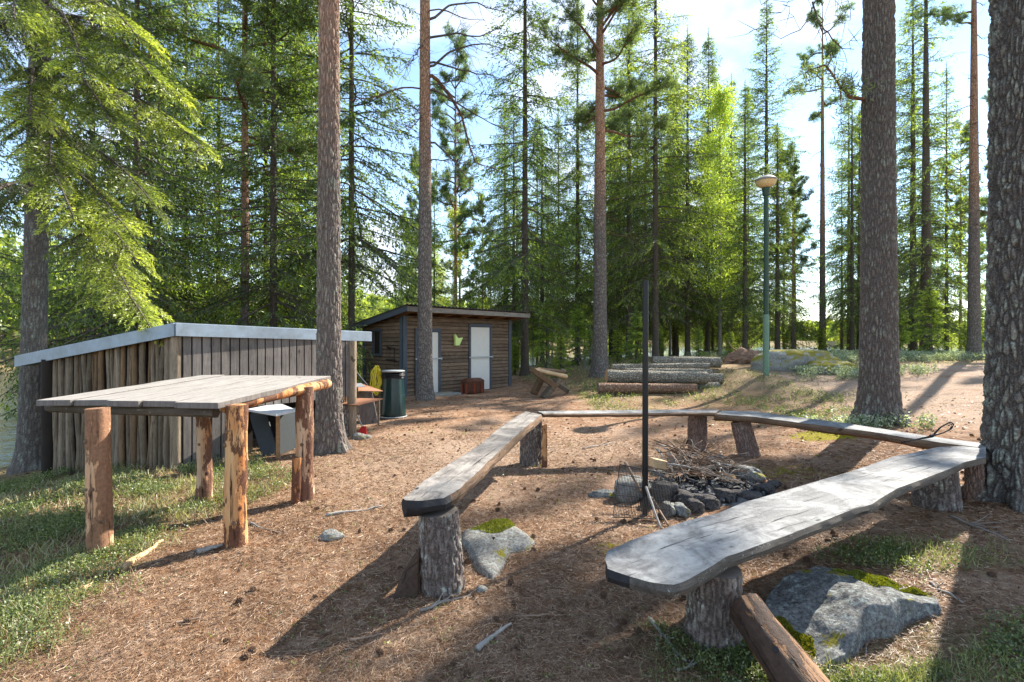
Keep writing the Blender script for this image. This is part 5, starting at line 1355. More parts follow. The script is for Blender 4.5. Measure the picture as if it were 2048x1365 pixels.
def pine_crown(seed, H, hb, R, name, dead_from=None, nb=44, tuft=24, tl=.14, tw=.018, mat='pine'):
    rng = np.random.default_rng(seed); acc = Acc()
    for i in range(nb):
        h = hb+(H-hb)*((i+rng.random())/nb)**.9; rel = (H-h)/(H-hb)
        az = rng.uniform(0, 6.28); L = R*(.35+.65*rel**.6)*rng.uniform(.55, 1.1); up = math.radians(rng.uniform(-5, 25)+35*(1-rel))
        t = np.linspace(0, 1, 10)
        az_ = az+.5*np.sin(t*3+rng.random()*3)*.4
        path = np.stack([L*t*np.cos(az_)*math.cos(up), L*t*np.sin(az_)*math.cos(up), h+L*(math.sin(up)*t-.25*t**2+.35*t**3)+.05*np.sin(t*8+i)], 1)
        acc.wood(path, np.linspace(.03+.012*L, .008, 10), 5)
        ns = int(6+L*4)
        for s_ in range(ns):
            u = rng.uniform(.3, 1); b = np.array([np.interp(u, t, path[:, q]) for q in range(3)])
            d = nrm(np.array([math.cos(az+rng.normal(0, .9)), math.sin(az+rng.normal(0, .9)), rng.uniform(-.1, .7)])); l2 = L*.38*rng.uniform(.4, 1)*(1.2-u*.5)
            tt = np.linspace(0, 1, 6); p2 = b+d*(l2*tt)[:, None]+np.array([0, 0, 1])*(.12*l2*tt**2)[:, None]; acc.wood(p2, np.linspace(.012, .004, 6), 3)
            nf = int(3+l2*9)
            c = np.stack([np.interp(rng.uniform(.35, 1, nf), tt, p2[:, q]) for q in range(3)], 1)+rng.normal(0, .09, (nf, 3))
            c = np.vstack([c, p2[-1:]])
            n = tuft*len(c); dd = nrm(rng.normal(size=(n, 3))+np.array([0, 0, .45])+d*.5)
            cc_ = np.repeat(c, tuft, 0)+rng.normal(0, .03, (n, 3))
            acc.shoots(cc_, dd, tl*rng.uniform(.7, 1.2, n), tw, np.clip(np.repeat(rng.uniform(.2, .8, len(c)), tuft)+rng.normal(0, .12, n), 0, 1))
    if dead_from is not None:
        h = dead_from
        while h < hb+1:
            az = rng.uniform(0, 6.28); L = rng.uniform(.3, 1.7); t = np.linspace(0, 1, 9)
            path = np.stack([L*t*math.cos(az)+.05*np.sin(t*7+h), L*t*math.sin(az)+.06*np.sin(t*6), h+L*(-.15*t-.15*t**2)+.04*np.sin(t*8)], 1)
            acc.wood(path, np.linspace(.020, .005, 9), 4)
            n = 9; tb = rng.uniform(.3, 1, n); b = np.stack([np.interp(tb, t, path[:, i]) for i in range(3)], 1)
            acc.lines(b, b+nrm(rng.normal(size=(n, 3))+[math.cos(az), math.sin(az), 0])*rng.uniform(.1, .5, (n, 1)), .004, rng); h += rng.uniform(.35, .9)
    return acc.mesh(name, M[mat], M['pine_limb'], rng, 0)
def leafy_crown(seed, H, hb, R, name, mat='birch', n=9000, ls=.05, nb=60, woodmat='birch_bark'):
    rng = np.random.default_rng(seed); acc = Acc()
    per = n//nb
    for i in range(nb):
        h = hb+(H-hb)*rng.random()**.8; rel = (H-h)/(H-hb); az = rng.uniform(0, 6.28); L = max(.3, R*(.25+.75*rel)*rng.uniform(.5, 1.1)); t = np.linspace(0, 1, 7); up = rng.uniform(.4, 1.1)
        path = np.stack([L*t*math.cos(az), L*t*math.sin(az), h+L*up*t-.3*L*t**2], 1)+rng.normal(0, .02, (7, 3))*t[:, None]
        acc.wood(path, np.linspace(.012, .003, 7), 3)
        u = rng.uniform(.15, 1, per); b = np.stack([np.interp(u, t, path[:, q]) for q in range(3)], 1)+rng.normal(0, .16+.05*L, (per, 3))
        acc.shoots(b, rng.normal(size=(per, 3))-[0, 0, .4], ls*rng.uniform(.7, 1.3, per), ls*.75, np.clip(rng.normal(.55, .22, per), 0, 1))
        k = 14; acc.lines(b[:k], np.stack([np.interp(u[:k], t, path[:, q]) for q in range(3)], 1), .003, rng)
    return acc.mesh(name, M[mat], M[woodmat], rng, 0)

PR = {}
def proto(key, fn, trunkargs):
    tm, _, _ = trunk_mesh('trunk', *trunkargs); PR[key] = (tm, fn(), trunkargs[1], trunkargs[2])
proto('S_full', lambda: spruce_crown(1, 20, 1.4, 3.3, 'crown', step=.33, dens=.72), ('spruce_bark', 20.2, .2))
proto('S_dense', lambda: spruce_crown(2, 19, 1.8, 2.9, 'crown', step=.33, droop=.8, dead_from=1.0, dens=.68), ('spruce_bark', 19.2, .2))
proto('S_high', lambda: spruce_crown(3, 20, 3.6, 3.0, 'crown', step=.36, droop=.6, dead_from=2.0, dens=.75), ('spruce_bark', 20.2, .2))
proto('S_thin', lambda: spruce_crown(4, 18, 2.6, 2.4, 'crown', step=.44, per=4, droop=.9, dead_from=1.6, dens=.6), ('spruce_bark', 18.2, .2))
proto('P_a', lambda: pine_crown(5, 19, 8.0, 2.6, 'crown', dead_from=4.2), ('pine_bark', 18.6, .2))
proto('S_wide', lambda: spruce_crown(33, 20, 3.4, 3.3, 'crown', step=.36, droop=1.0, dead_from=2.2, dens=.75, tint=(.05, .6)), ('spruce_bark', 20.2, .2))
proto('P_d', lambda: pine_crown(25, 19, 12.5, 1.7, 'crown', dead_from=5, nb=15), ('pine_bark', 18.6, .2))
proto('P_c', lambda: pine_crown(15, 19, 11.5, 2.4, 'crown', dead_from=6, nb=26), ('pine_bark', 18.6, .2))
proto('P_b', lambda: pine_crown(6, 18, 6.5, 2.2, 'crown', dead_from=3.0, nb=40), ('pine_bark_low', 17.6, .2))
proto('B_a', lambda: leafy_crown(7, 9, 1.2, 1.5, 'crown', n=9000), ('birch_bark', 9, .2, 10, 20))
proto('B_c', lambda: leafy_crown(17, 12, 1.5, 2.1, 'crown', n=17000, ls=.075, nb=90), ('birch_bark', 12, .2, 10, 20))
proto('B_b', lambda: leafy_crown(8, 7, .6, 1.4, 'crown', n=5000, ls=.045), ('birch_bark', 7, .2, 10, 20))
proto('Sap', lambda: spruce_crown(9, 2.4, .15, .75, 'crown', step=.12, sl=.10, sw=.03, twsp=.09, sp=.05, droop=.1, tint=(.4, 1.0)), ('spruce_bark', 2.4, .2, 8, 10))
def tree(key, px, D, dia, label, name='spruce_tree', cat='spruce tree', s=1.0, rot=None, group=None, dz=0, lean=0, xy=None, cz=0):
    tm, cm, H0, r0 = PR[key]
    p = GP(px, D) if xy is None else np.array([xy[0], xy[1], gz(*xy)])
    rt_ = thing(name, label, cat, (p[0], p[1], p[2]+dz), group, (0, lean, 0))
    if xy is None: dia *= slim(px)
    rot = rot if rot is not None else (px*.37+D*1.3) % 6.28
    t_ = bpy.data.objects.new('trunk', tm); k = dia/2/r0; t_.scale = (k, k, s); t_.rotation_euler = (0, 0, rot); link(t_, rt_)
    c_ = bpy.data.objects.new('crown', cm); c_.scale = (s, s, s); c_.rotation_euler = (0, 0, rot); c_.location = (0, 0, cz); link(c_, rt_)
    return rt_
def pine(*a, **k): k.setdefault('name', 'pine_tree'); k.setdefault('cat', 'pine tree'); return tree(*a, **k)
def birch(*a, **k): k.setdefault('name', 'birch_tree'); k.setdefault('cat', 'birch tree'); return tree(*a, **k)

# ------------------------------------------------------------------ the big near trunks
def near_trunk(px, D, r, mat, H, label, crown, seed, flare, hi, n, disp, s=1.0, name='pine_tree', cat='pine tree'):
    r *= slim(px); p = GP(px, D); rt_ = thing(name, label, cat, tuple(p))
    tm, cx, z = trunk_mesh('trunk', mat, H, r, n, seed=seed, flare=flare, disp=disp, hi=hi)
    t_ = bpy.data.objects.new('trunk', tm); link(t_, rt_)
    if crown:
        c_ = bpy.data.objects.new('crown', PR[crown][1]); c_.scale = (s, s, s); c_.rotation_euler = (0, 0, seed*1.3); link(c_, rt_)
    return rt_
LP = near_trunk(658, 6.8, .183, 'pine_bark_near', 24, 'tall straight pine standing between the high table and the green sack', 'P_c', 3, .36, (6.3, .011), 190, .017, 1.25)
RP = near_trunk(1757, 7.6, .315, 'pine_bark_grey', 26, 'broad tapering pine behind the brown edged bench plank', 'P_c', 7, .34, (7.3, .014), 230, .022, 1.3)
FR = near_trunk(2043, 4.42, .355, 'old_bark_near', 24, 'thick lichen covered trunk at the bench corner, nearest tree of all', 'P_a', 5, .42, (4.9, .010), 260, .026, 1.3)
MP = near_trunk(850, 12.8, .20, 'pine_bark', 23, 'pine with long crooked dead limbs in front of the hut', 'P_c', 2, .25, (8, .05), 60, .008, 1.2)
# dead limbs on that pine
def limb(parent, pts, r0, r1, mat, seed, twigs=14, name='dead_branch', leaf=None):
    pts = resample(pts, 20); rng = np.random.default_rng(seed); acc = Acc()
    pts = pts+np.stack([fb2(np.linspace(0, 5, 20)+seed, np.zeros(20)+q, 2, seed)-.5 for q in range(3)], 1)*.16*np.linspace(0, 1, 20)[:, None]
    acc.wood(pts, np.linspace(r0, r1, 20), 7)
    for i in range(twigs):
        k = rng.integers(5, 20); L = rng.uniform(.2, .8); d = nrm(rng.normal(size=3)+nrm(pts[min(k, 18)+1]-pts[min(k, 18)])*1.1)
        t = np.linspace(0, 1, 6); q = pts[k]+d*(L*t)[:, None]+np.stack([0*t, 0*t, -.3*L*t**2], 1)+rng.normal(0, .02, (6, 3))*t[:, None]; acc.wood(q, np.linspace(r1*.9, .003, 6), 4)
        n = 5; b = q[rng.integers(2, 6, n)]; acc.lines(b, b+nrm(rng.normal(size=(n, 3))+d)*rng.uniform(.08, .3, (n, 1)), .004, rng)
        if leaf:
            c = np.vstack([q[2:], pts[k:k+1]]); n = 20*len(c)
            acc.shoots(np.repeat(c, 20, 0)+rng.normal(0, .06, (n, 3)), nrm(rng.normal(size=(n, 3))+[0, 0, .5]), .11*rng.uniform(.7, 1.3, n), .014, np.clip(rng.normal(.5, .2, n), 0, 1))
    if not acc.B: acc.shoots(np.array([pts[-1]]), np.array([[0, 0, 1.]]), .01, .002, 0)
    me = acc.mesh(name, M['pine'], M[mat], rng)
    o = bpy.data.objects.new(name, me); o.location = -np.array(parent.location); link(o, parent); return o
D0 = 12.8
for i, (pts, r) in enumerate([([(868, 152), (900, 195), (925, 235), (942, 300), (955, 330), (990, 335)], .05), ([(868, 132), (900, 105), (950, 88), (1010, 95)], .035),
                              ([(868, 75), (910, 68), (960, 70), (1000, 58)], .032), ([(868, 125), (920, 140), (960, 150), (985, 150)], .03), ([(868, 180), (905, 200), (940, 225), (1000, 258)], .032),
                              ([(868, 285), (905, 320), (930, 350), (948, 385)], .028), ([(868, 38), (900, 10), (960, 5), (1010, 25)], .035), ([(868, 170), (895, 165), (920, 160)], .02),
                              ([(848, 88), (835, 100), (828, 125)], .025), ([(848, 240), (835, 225), (822, 205)], .02), ([(868, 320), (900, 322), (930, 315)], .018), ([(846, 225), (830, 250), (818, 260)], .018)]):
    pts = [(850, pts[0][1]+3)]+pts
    limb(MP, [P(a, b, D0-(.4*max(k-1, 0)*((i % 3)-1))) for k, (a, b) in enumerate(pts)], r, .008, 'dead_limb' if i else 'pine_limb', 200+i)
limb(RP, [P(1735, 200, 7.6), P(1700, 195, 7.5), (P(1670, 165, 7.3)), P(1650, 135, 7.2), P(1630, 125, 7.1)], .03, .008, 'pine_limb', 230, 8, 'branch', True)
limb(RP, [P(1745, -130, 7.5), P(1690, -60, 7.0), P(1625, 5, 6.6), P(1600, 60, 6.5), P(1570, 82, 6.4)], .022, .004, 'dead_limb', 231, 8)
limb(RP, [P(1625, 5, 6.6), P(1635, 45, 6.5), P(1665, 75, 6.5), P(1708, 107, 6.5)], .012, .004, 'dead_limb', 232, 5)
limb(RP, [P(1740, -60, 7.5), P(1640, -40, 7.1), P(1560, -15, 6.9), P(1520, 20, 6.8)], .015, .004, 'dead_limb', 233, 10)

# ------------------------------------------------------------------ near left spruce with bright boughs
LS_p = GP(63, 7.6); LS = thing('spruce_tree', 'big grey trunked spruce at the lake end of the pole shed with bright hanging boughs', 'spruce tree', tuple(LS_p))
tm, _, _ = trunk_mesh('trunk', 'spruce_near', 22, .165, 90, seed=4, flare=.40, disp=.008, hi=(7, .03)); t_ = bpy.data.objects.new('trunk', tm); t_.rotation_euler = (0, math.radians(1.2), 0); link(t_, LS)
acc = Acc(); rng_ = np.random.default_rng(12)
def bough(z0, tips, bright, sub=.62, droop=.5, start=.30):
    """a long bough whose side branchlets each carry their own flat spray of short needled shoots"""
    p0 = np.array([LS_p[0]+.02*z0, LS_p[1], z0]); p3 = np.array(tips, float); t = np.linspace(0, 1, 14)[:, None]
    Lb = np.linalg.norm(p3-p0)
    mid = (p0+p3)/2+np.array([0, 0, .16*Lb])+rng_.normal(0, .08, 3)
    path = p0*(1-t)**2+2*mid*t*(1-t)+p3*t**2; acc.wood(path, np.linspace(.030, .006, 14), 5)
    n = max(4, int(Lb*(1-start)/.17)); f = path.T
    for i in range(n):
        for sd_ in (-1, 1):
            u = start+(1-start)*(i+rng_.random())/n
            if rng_.random() < .26: continue
            b_ = np.array([np.interp(u, t[:, 0], q) for q in f]); tg = nrm(np.array([np.interp(min(1, u+.05), t[:, 0], q) for q in f])-np.array([np.interp(u-.05, t[:, 0], q) for q in f]))
            lt = nrm(np.cross(tg, [0, 0, 1.])); an = math.radians(rng_.normal(46, 12)); L2 = sub*min(1, (u-start*.5)*2.2)*(1.05-u)**.4*rng_.uniform(.5, 1.15)+.12
            d = nrm(tg*math.cos(an)+lt*sd_*math.sin(an)+np.array([0, 0, -1.])*droop*rng_.uniform(.1, 1.0)); tt = np.linspace(0, 1, 7)[:, None]
            pp = b_+d*L2*tt+np.array([0, 0, -1.])*(.30*L2*tt**2*droop)
            k = rng_.normal(0, .13)+.25*(u-.6)
            conifer_branch(acc, pp, rng_, .046, .0095, .019, .34, .28+droop*.3, bright[0]+k, bright[1]+k, .036, .006, .08, 50, 1.0, .18)
    conifer_branch(acc, path[-4:], rng_, .05, .0135, .024, .5, .25, bright[0]+.25, bright[1]+.1, .04, .006, .0, 48, 1.0, .2)
    for i in range(int(10*Lb)):          # bare grey twigs hanging inside
        u = rng_.uniform(.12, .8); b_ = np.array([np.interp(u, t[:, 0], q) for q in f]); d = nrm(rng_.normal(0, 1, 3)+[0, 0, -.8])*rng_.uniform(.15, .5)
        acc.wood(np.stack([b_, b_+d*.5+rng_.normal(0, .02, 3), b_+d+[0, 0, -.06]]), [.004, .003, .0015], 3)
br = (.15, .92); mdl = (.04, .55); dk = (.0, .38)
for z0, tp, b in [(5.3, P(400, 292, 5.6), br), (6.0, P(352, 190, 5.4), br), (6.6, P(275, 75, 5.4), br), (5.6, P(225, 250, 5.0), mdl), (6.4, P(170, 150, 4.9), br),
                  (4.6, P(300, 400, 5.8), mdl), (3.9, P(272, 520, 5.9), br), (3.2, P(300, 655, 6.1), br), (3.6, P(262, 590, 5.9), br), (4.3, P(250, 455, 5.4), br),
                  (5.0, P(100, 330, 5.1), mdl), (7.6, P(200, -60, 5.2), br), (8.2, P(320, -80, 5.8), mdl), (6.9, P(30, 40, 4.8), mdl),
                  (3.8, P(-60, 430, 5.6), dk), (5.4, P(60, 240, 4.9), br), (4.4, P(150, 440, 5.3), br),  (6.2, P(-60, 120, 5.0), mdl), (9.0, P(180, -160, 5.4), mdl), (6.3, P(300, 150, 5.0), mdl)]:
    bough(z0, tp, b, droop=.75 if b is mdl else .5)
for i in range(40):    # the rest of its crown, all round
    z0 = rng_.uniform(3.4, 17); a = rng_.uniform(0, 6.28); L = 2.8*(1-z0/24)*rng_.uniform(.6, 1)
    if -2.4 < math.atan2(math.sin(a), math.cos(a)) < -.3 and z0 < 9: continue
    p0 = np.array([LS_p[0], LS_p[1], z0]); t = np.linspace(0, 1, 8)[:, None]; tip = p0+np.array([L*math.cos(a), L*math.sin(a), -.3*L])
    conifer_branch(acc, p0+(tip-p0)*t+np.array([0, 0, .25*L])*(t*(1-t)), rng_, .14, .036, .06, .34, .7, .0, .4, .11, .018, .2)
me = acc.mesh('crown', M['spruce_bright'], M['dead_limb'], rng_, .25)
c_ = bpy.data.objects.new('crown', me); c_.location = -LS_p; link(c_, LS)

# ------------------------------------------------------------------ the trees one can tell apart
T = tree
T('S_dense', 274, 13.0, .26, 'slim grey spruce behind the highest zinc roof corner, left of its dark neighbour', s=1.0)
T('S_dense', 300, 15.0, .24, 'dark mossy spruce trunk just right of the slim grey one behind the zinc roof', s=1.0, rot=2.2)
T('S_thin', 185, 13.5, .24, 'dark spruce showing between the bright boughs and the shed roof', s=1.05)
T('S_thin', -40, 15.5, .2, 'dark spruce at the left edge by the lake', s=1.0, cz=2.0)
T('S_dense', 372, 18.0, .24, 'slender spruce with hanging grey twigs above the board wall', s=1.05)
pine('P_b', 490, 14.0, .28, 'reddish barked pine among the dark spruces left of the tall straight pine', s=1.15)
T('S_dense', 547, 14.0, .24, 'straight grey spruce midway between the reddish pine and the tall straight pine', s=1.0, rot=1.0)
T('S_full', 437, 20.0, .26, 'dark spruce far behind the board wall', s=1.05, rot=.4)
T('S_full', 592, 19.0, .26, 'dark full spruce close left of the tall straight pine', s=1.0)
T('S_full', 703, 14.8, .22, 'bushy green spruce with low boughs hanging over the hut roof', s=1.0, rot=4.0, cz=2.7)
T('S_dense', 640, 22.0, .26, 'spruce whose boughs show on both sides of the tall straight pine', s=1.05)
pine('P_b', 911, 28.0, .26, 'orange stemmed pine rising behind the hut roof', s=1.05)
T('S_high', 1050, 18.5, .27, 'thin drooping spruce at the right corner of the hut', s=1.0)
pine('P_a', 1200, 17.0, .52, 'stout orange topped pine at the left end of the log pile', s=1.0)
T('S_wide', 1155, 25.0, .26, 'green spruce filling the gap left of the stout pine', s=.9)
T('S_wide', 1258, 23.0, .26, 'green spruce between the stout pine and the slim spruce behind the logs', s=.95, rot=1.9)
T('S_high', 1311, 20.0, .27, 'slim spruce rising behind the log pile above the black pole', s=1.0, rot=3.3)
T('S_wide', 1375, 26.0, .28, 'light green spruce behind the dark log', s=.85)
birch('B_c', 1440, 23.0, .16, 'bright yellow green birch in front of the dense stand', s=1.0)
birch('B_c', 1340, 27.5, .14, 'yellow green birch behind the slim spruce and the log pile', s=.9)
T('S_full', 1533, 30.0, .40, 'pointed dark spruce whose tip stands free against the sky above the lamp', s=1.06, rot=.2)
pine('P_d', 1645, 26.0, .38, 'tall orange pine between the lamp post and the broad pine', s=1.0, rot=1.2)
T('S_thin', 1704, 24.0, .24, 'narrow spruce just left of the broad pine, first of a close pair', s=.72)
T('S_thin', 1719, 25.0, .28, 'narrow spruce just left of the broad pine, second of a close pair', s=.68, rot=2.0)
T('S_full', 1826, 26.0, .46, 'shaggy spruce just right of the broad pine with low drooping boughs', s=.95)
T('S_thin', 1852, 21.0, .52, 'grey straight spruce right of the broad pine standing on the crest', s=1.0)
T('S_thin', 1893, 25.0, .22, 'thin dark stemmed spruce before the far lake', s=.8)
pine('P_b', 1921, 30.0, .24, 'slim leaning orange pine left of the rough reddish pine', s=.8)
pine('P_d', 1948, 18.0, .52, 'rough reddish pine on the crest casting a long shadow on the path', s=.95, rot=3.1)
T('S_high', 1555, 24.0, .28, 'straight grey trunk seen just right of the lamp post', s=.55, rot=1.5)
pine('P_b', 1586, 27.0, .2, 'slim pine stem behind the moss topped boulder', s=.6, rot=.5)
T('S_high', 1490, 22.0, .24, 'spruce trunk left of the lamp post behind the upturned root', s=.6, rot=5.0)
# background groups
R_ = random.Random(9)
LM = [(-400, 'the left edge'), (63, 'the big grey spruce'), (274, 'the slim grey spruce'), (490, 'the reddish pine'), (658, 'the tall straight pine'), (850, 'the dead limbed pine'), (911, 'the orange stemmed pine'), (1050, 'the thin drooping spruce'), (1200, 'the stout pine'),
      (1290, 'the black pole'), (1375, 'the middle of the log pile'), (1442, 'the bright birch'), (1532, 'the lamp post'), (1645, 'the tall orange pine'), (1757, 'the broad pine'), (1852, 'the grey straight spruce'), (1948, 'the rough reddish pine'), (2035, 'the lichened trunk'), (3000, 'the right edge')]
ORD = ['first', 'second', 'third', 'fourth', 'fifth', 'sixth', 'seventh', 'eighth', 'ninth', 'tenth', 'eleventh', 'twelfth']
def place_labels(items, what):
    """items: (px, object); the label tells the place between the two landmarks that frame it"""
    bins = {}
    for px, o in sorted(items, key=lambda q: q[0]):
        k = max(i for i, l in enumerate(LM) if l[0] <= px); bins.setdefault(k, []).append(o)
    for k, os_ in bins.items():
        for i, o in enumerate(os_):
            A_, B_ = LM[k][1], LM[min(k+1, len(LM)-1)][1]
            o['label'] = (f"{what} between {A_} and {B_}" if len(os_) == 1 else f"{what}, {ORD[min(i, 11)]} rightward from {A_}")
def scatter(n, px0, px1, D0, D1, kinds, group, label, smin, smax, dmin, dmax, name='spruce_tree', cat='spruce tree', gap=9):
    used = []; k = 0; tries = 0; made = []
    while k < n and tries < 4000:
        tries += 1
        px = R_.uniform(px0, px1); D = R_.uniform(D0, D1)
        if any(abs(px-a)/FPX*D < .35 and abs(D-b) < 1.2 for a, b in used): continue
        used.append((px, D)); k += 1
        made.append((px, tree(R_.choice(kinds), px, D, R_.uniform(dmin, dmax), label, name, cat, R_.uniform(smin, smax), R_.uniform(0, 6.28), group)))
    place_labels(made, label)
scatter(22, 1215, 1500, 27, 40, ['S_high', 'S_high', 'S_high', 'S_wide', 'S_thin'], 'slim trunks of the dense stand', 'slim trunk of the dense stand', .8, 1.0, .16, .3)
scatter(9, 1000, 1200, 27, 38, ['S_wide', 'S_wide', 'S_thin'], 'spruces beyond the stout pine', 'distant spruce of the middle wood', .6, .95, .18, .3)
scatter(7, 700, 1040, 30, 37, ['P_b', 'P_b', 'S_thin'], 'pines beyond the hut', 'distant slim pine over the hut', .6, .85, .14, .22, 'pine_tree', 'pine tree')
scatter(13, 1560, 2060, 29, 40, ['S_wide', 'S_thin', 'P_b'], 'trunks before the far lake', 'distant trunk before the far lake', .7, .95, .18, .3)
scatter(4, 1980, 2300, 24, 32, ['S_high', 'P_a', 'P_b'], 'trees behind the lichened trunk', 'far tree at the right edge', .8, 1.0, .25, .4)
scatter(3, 300, 640, 16, 24, ['S_dense', 'S_full'], 'dark spruces behind the pole shed', 'dark spruce deep behind the shed', .85, 1.05, .2, .3)
scatter(12, 960, 1210, 24, 38, ['B_b', 'B_a'], 'pale birches by the hut', 'pale thin birch', .7, 1.1, .06, .12, 'birch_tree', 'birch tree')
scatter(18, 690, 1180, 27, 40, ['B_b', 'B_a', 'B_a'], 'birches behind the hut', 'young birch behind the hut roof', .7, 1.1, .08, .14, 'birch_tree', 'birch tree')
scatter(15, 1560, 2050, 27, 40, ['B_b', 'B_a'], 'birches by the far shore', 'small birch by the far lake', .55, .8, .06, .12, 'birch_tree', 'birch tree')
scatter(18, 1220, 1520, 30, 40, ['B_b', 'B_a'], 'birches in the dense stand', 'leafy birch in the dense stand', .6, .9, .05, .1, 'birch_tree', 'birch tree')
scatter(10, 190, 640, 15.0, 21, ['B_b'], 'birches behind the pole shed', 'small birch behind the pole shed', .6, .9, .05, .1, 'birch_tree', 'birch tree')
for px, D, s_, lb in ((1122, 17.5, .62, 'small bright green spruce sapling behind the trestle seat'), (1272, 18.5, .85, 'dark spruce sapling behind the log pile left of the black pole'), (1030, 19, .5, 'low spruce sapling at the hut corner'),
                      (1180, 20, .6, 'spruce sapling at the left of the stout pine'), (1800, 24, .9, 'spruce sapling right of the broad pine'), (1235, 21, .6, 'spruce sapling peeking out above the grey logs'), (1460, 19, .45, 'tiny sapling near the upturned root')):
    tree('Sap', px, D, .06, lb, 'spruce_sapling', 'sapling', s_)
scatter(16, 960, 2000, 19, 36, ['Sap'], 'young spruces in the undergrowth', 'young spruce in the undergrowth', .5, 1.2, .04, .07, 'spruce_sapling', 'sapling')
# trees beyond the right edge, part of the same wood
for x, y, key, nm, ct, d in ((11.5, 8.5, 'P_d', 'pine_tree', 'pine tree', .4), (8.5, 3.6, 'P_c', 'pine_tree', 'pine tree', .4), (19, 9, 'S_high', 'spruce_tree', 'spruce tree', .35)):
    tree(key, 0, 0, d, {11.5: 'pine outside the right edge behind the lichened trunk', 8.5: 'pine outside the right edge nearest the bench corner', 19: 'spruce outside the right edge beside the path'}[x], nm, ct, 1.0, x, 'trees right of the lichened trunk', xy=(x, y))

# ------------------------------------------------------------------ far shore woods
rg = np.random.default_rng(3)
acc = Acc()
def farwood(a0, a1, r0, r1, n, hmin, hmax, sz):
    ang = np.radians(rg.uniform(a0, a1, n)); r = rg.uniform(r0, r1, n)
    x = r*np.sin(ang); y = r*np.cos(ang); z = ground(x, y)
    for i in range(n):
        Ht = rg.uniform(hmin, hmax); m = 130; conif = rg.random() < .55
        u = rg.random(m)**.8; rad = (Ht*.16*(1-u)+.15) if conif else Ht*.22*np.sin(math.pi*np.clip(u*.8+.15, 0, 1))
        aa_ = rg.uniform(0, 6.28, m); q = rad*np.sqrt(rg.random(m))
        acc.shoots(np.stack([x[i]+q*np.cos(aa_), y[i]+q*np.sin(aa_), z[i]+Ht*(.12+.88*u)], 1), rg.normal(size=(m, 3))-[0, 0, .3], sz*rg.uniform(.6, 1.3, m)*(1.3-.7*u), sz*.55, np.clip(rg.normal(.25 if conif else .62, .15, m), 0, 1))
        acc.wood(np.array([[x[i], y[i], z[i]-.2], [x[i], y[i], z[i]+Ht*.9]]), [Ht*.012, .03], 4)
farwood(-64, -36, 66, 100, 170, 6, 13, .9)
farwood(-38, -16, 76, 125, 210, 5, 10, 1.0)
farwood(-18, 4, 96, 150, 230, 5, 9, 1.2)
farwood(0, 14, 135, 330, 220, 7, 11, 2.0)
farwood(10, 60, 332, 420, 520, 8, 13, 3.0)
me = acc.mesh('far_wood', M['far'], M['spruce_bark'], rg); o = bpy.data.objects.new('far_wood', me); link(o); tag(o, 'yellow green wood on the far side of the lake', 'wood', kind='stuff')

# ------------------------------------------------------------------ ground cover near the camera
def leaves_cover(name, n, region, mat, label, cat, hgt=.07, ls=.016, per=14, seed=0, dmax=12):
    rg = np.random.default_rng(seed); pts = []
    while sum(len(p) for p in pts) < n:
        m = n*3; a = np.radians(rg.uniform(-54, 54, m)); r = 1.3*(dmax/1.3)**rg.random(m)
        x, y = r*np.sin(a), r*np.cos(a); w_ = region(x, y)*np.clip(fb2(x*2.2, y*2.2, 3, seed)*4-1.55, 0, 1); k = rg.random(m) < w_; pts.append(np.stack([x[k], y[k]], 1))
    p = np.vstack(pts)[:n]; r = np.hypot(p[:, 0], p[:, 1]); sc = np.clip(.55+r/9, .6, 2.0)
    z = ground(p[:, 0], p[:, 1], True)
    B = np.repeat(np.column_stack([p, z]), per, 0); scr = np.repeat(sc, per)[:, None]
    up = rg.random((n*per, 1)); off = rg.normal(0, 1, (n*per, 3))*[1, 1, 0]; off = off*.018*scr*(.4+up)
    C = B+off+np.array([0, 0, 1])*up*hgt*scr
    d = nrm(rg.normal(size=C.shape)+[0, 0, .5]); L = ls*scr*rg.uniform(.6, 1.3, (n*per, 1)); sx = nrm(np.cross(d, rg.normal(size=C.shape)*[.4, .4, 1]))*L*.36
    v = np.stack([C, C+d*L*.5+sx, C+d*L, C+d*L*.5-sx], 1).reshape(-1, 3); f = np.arange(len(v)).reshape(-1, 4)
    tint = np.repeat(np.clip(np.repeat(rg.uniform(.15, .75, n), per)+rg.normal(0, .15, n*per)+.2*(up[:, 0]-.5), 0, 1), 4)
    me = new_mesh(name, v, f, [M[mat]], None, False, {'tint': tint}); o = bpy.data.objects.new(name, me); link(o); tag(o, label, cat, kind='stuff'); return o
gmask = lambda x, y: masks(x, y)[0]
def nofire(x, y): return (np.hypot(x-FC[0], y-FC[1]) > .9)
def notrock(x, y): return 1.0-(((x-1.75)/.62)**2+((y-2.6)/.42)**2 < 1)
leaves_cover('berry_plants', 3800, lambda x, y: sstep(gmask(x, y), .3, .9)*(x < -1.2)*nofire(x, y), 'plant', 'low glossy berry plants carpeting the slope round the high table', 'plants', .07, .0125, 24, 1, 9)
leaves_cover('berry_plants', 3200, lambda x, y: sstep(gmask(x, y), .25, .8)*(x > -1.0)*notrock(x, y), 'plant', 'scattered berry plants round the boulder and behind the benches', 'plants', .05, .015, 12, 2, 16)
leaves_cover('seedlings', 500, lambda x, y: .6+0*x*notrock(x, y), 'plant', 'sparse green seedlings on the brown needles', 'plants', .03, .014, 8, 3, 9)
leaves_cover('silver_shrubs', 4200, lambda x, y: (sstep(y, 15.2, 17)*sstep(x, 8, 10)+sstep(-((x-9.5)/2.2)**2-((y-13.6)/1.2)**2, -1, -.3)*.8+.35*(np.hypot(x-5.3, (y-7.5)) < .8)), 'silver', 'low pale leaved shrubs on the crest and round the broad pine', 'plants', .11, .022, 16, 4, 26)
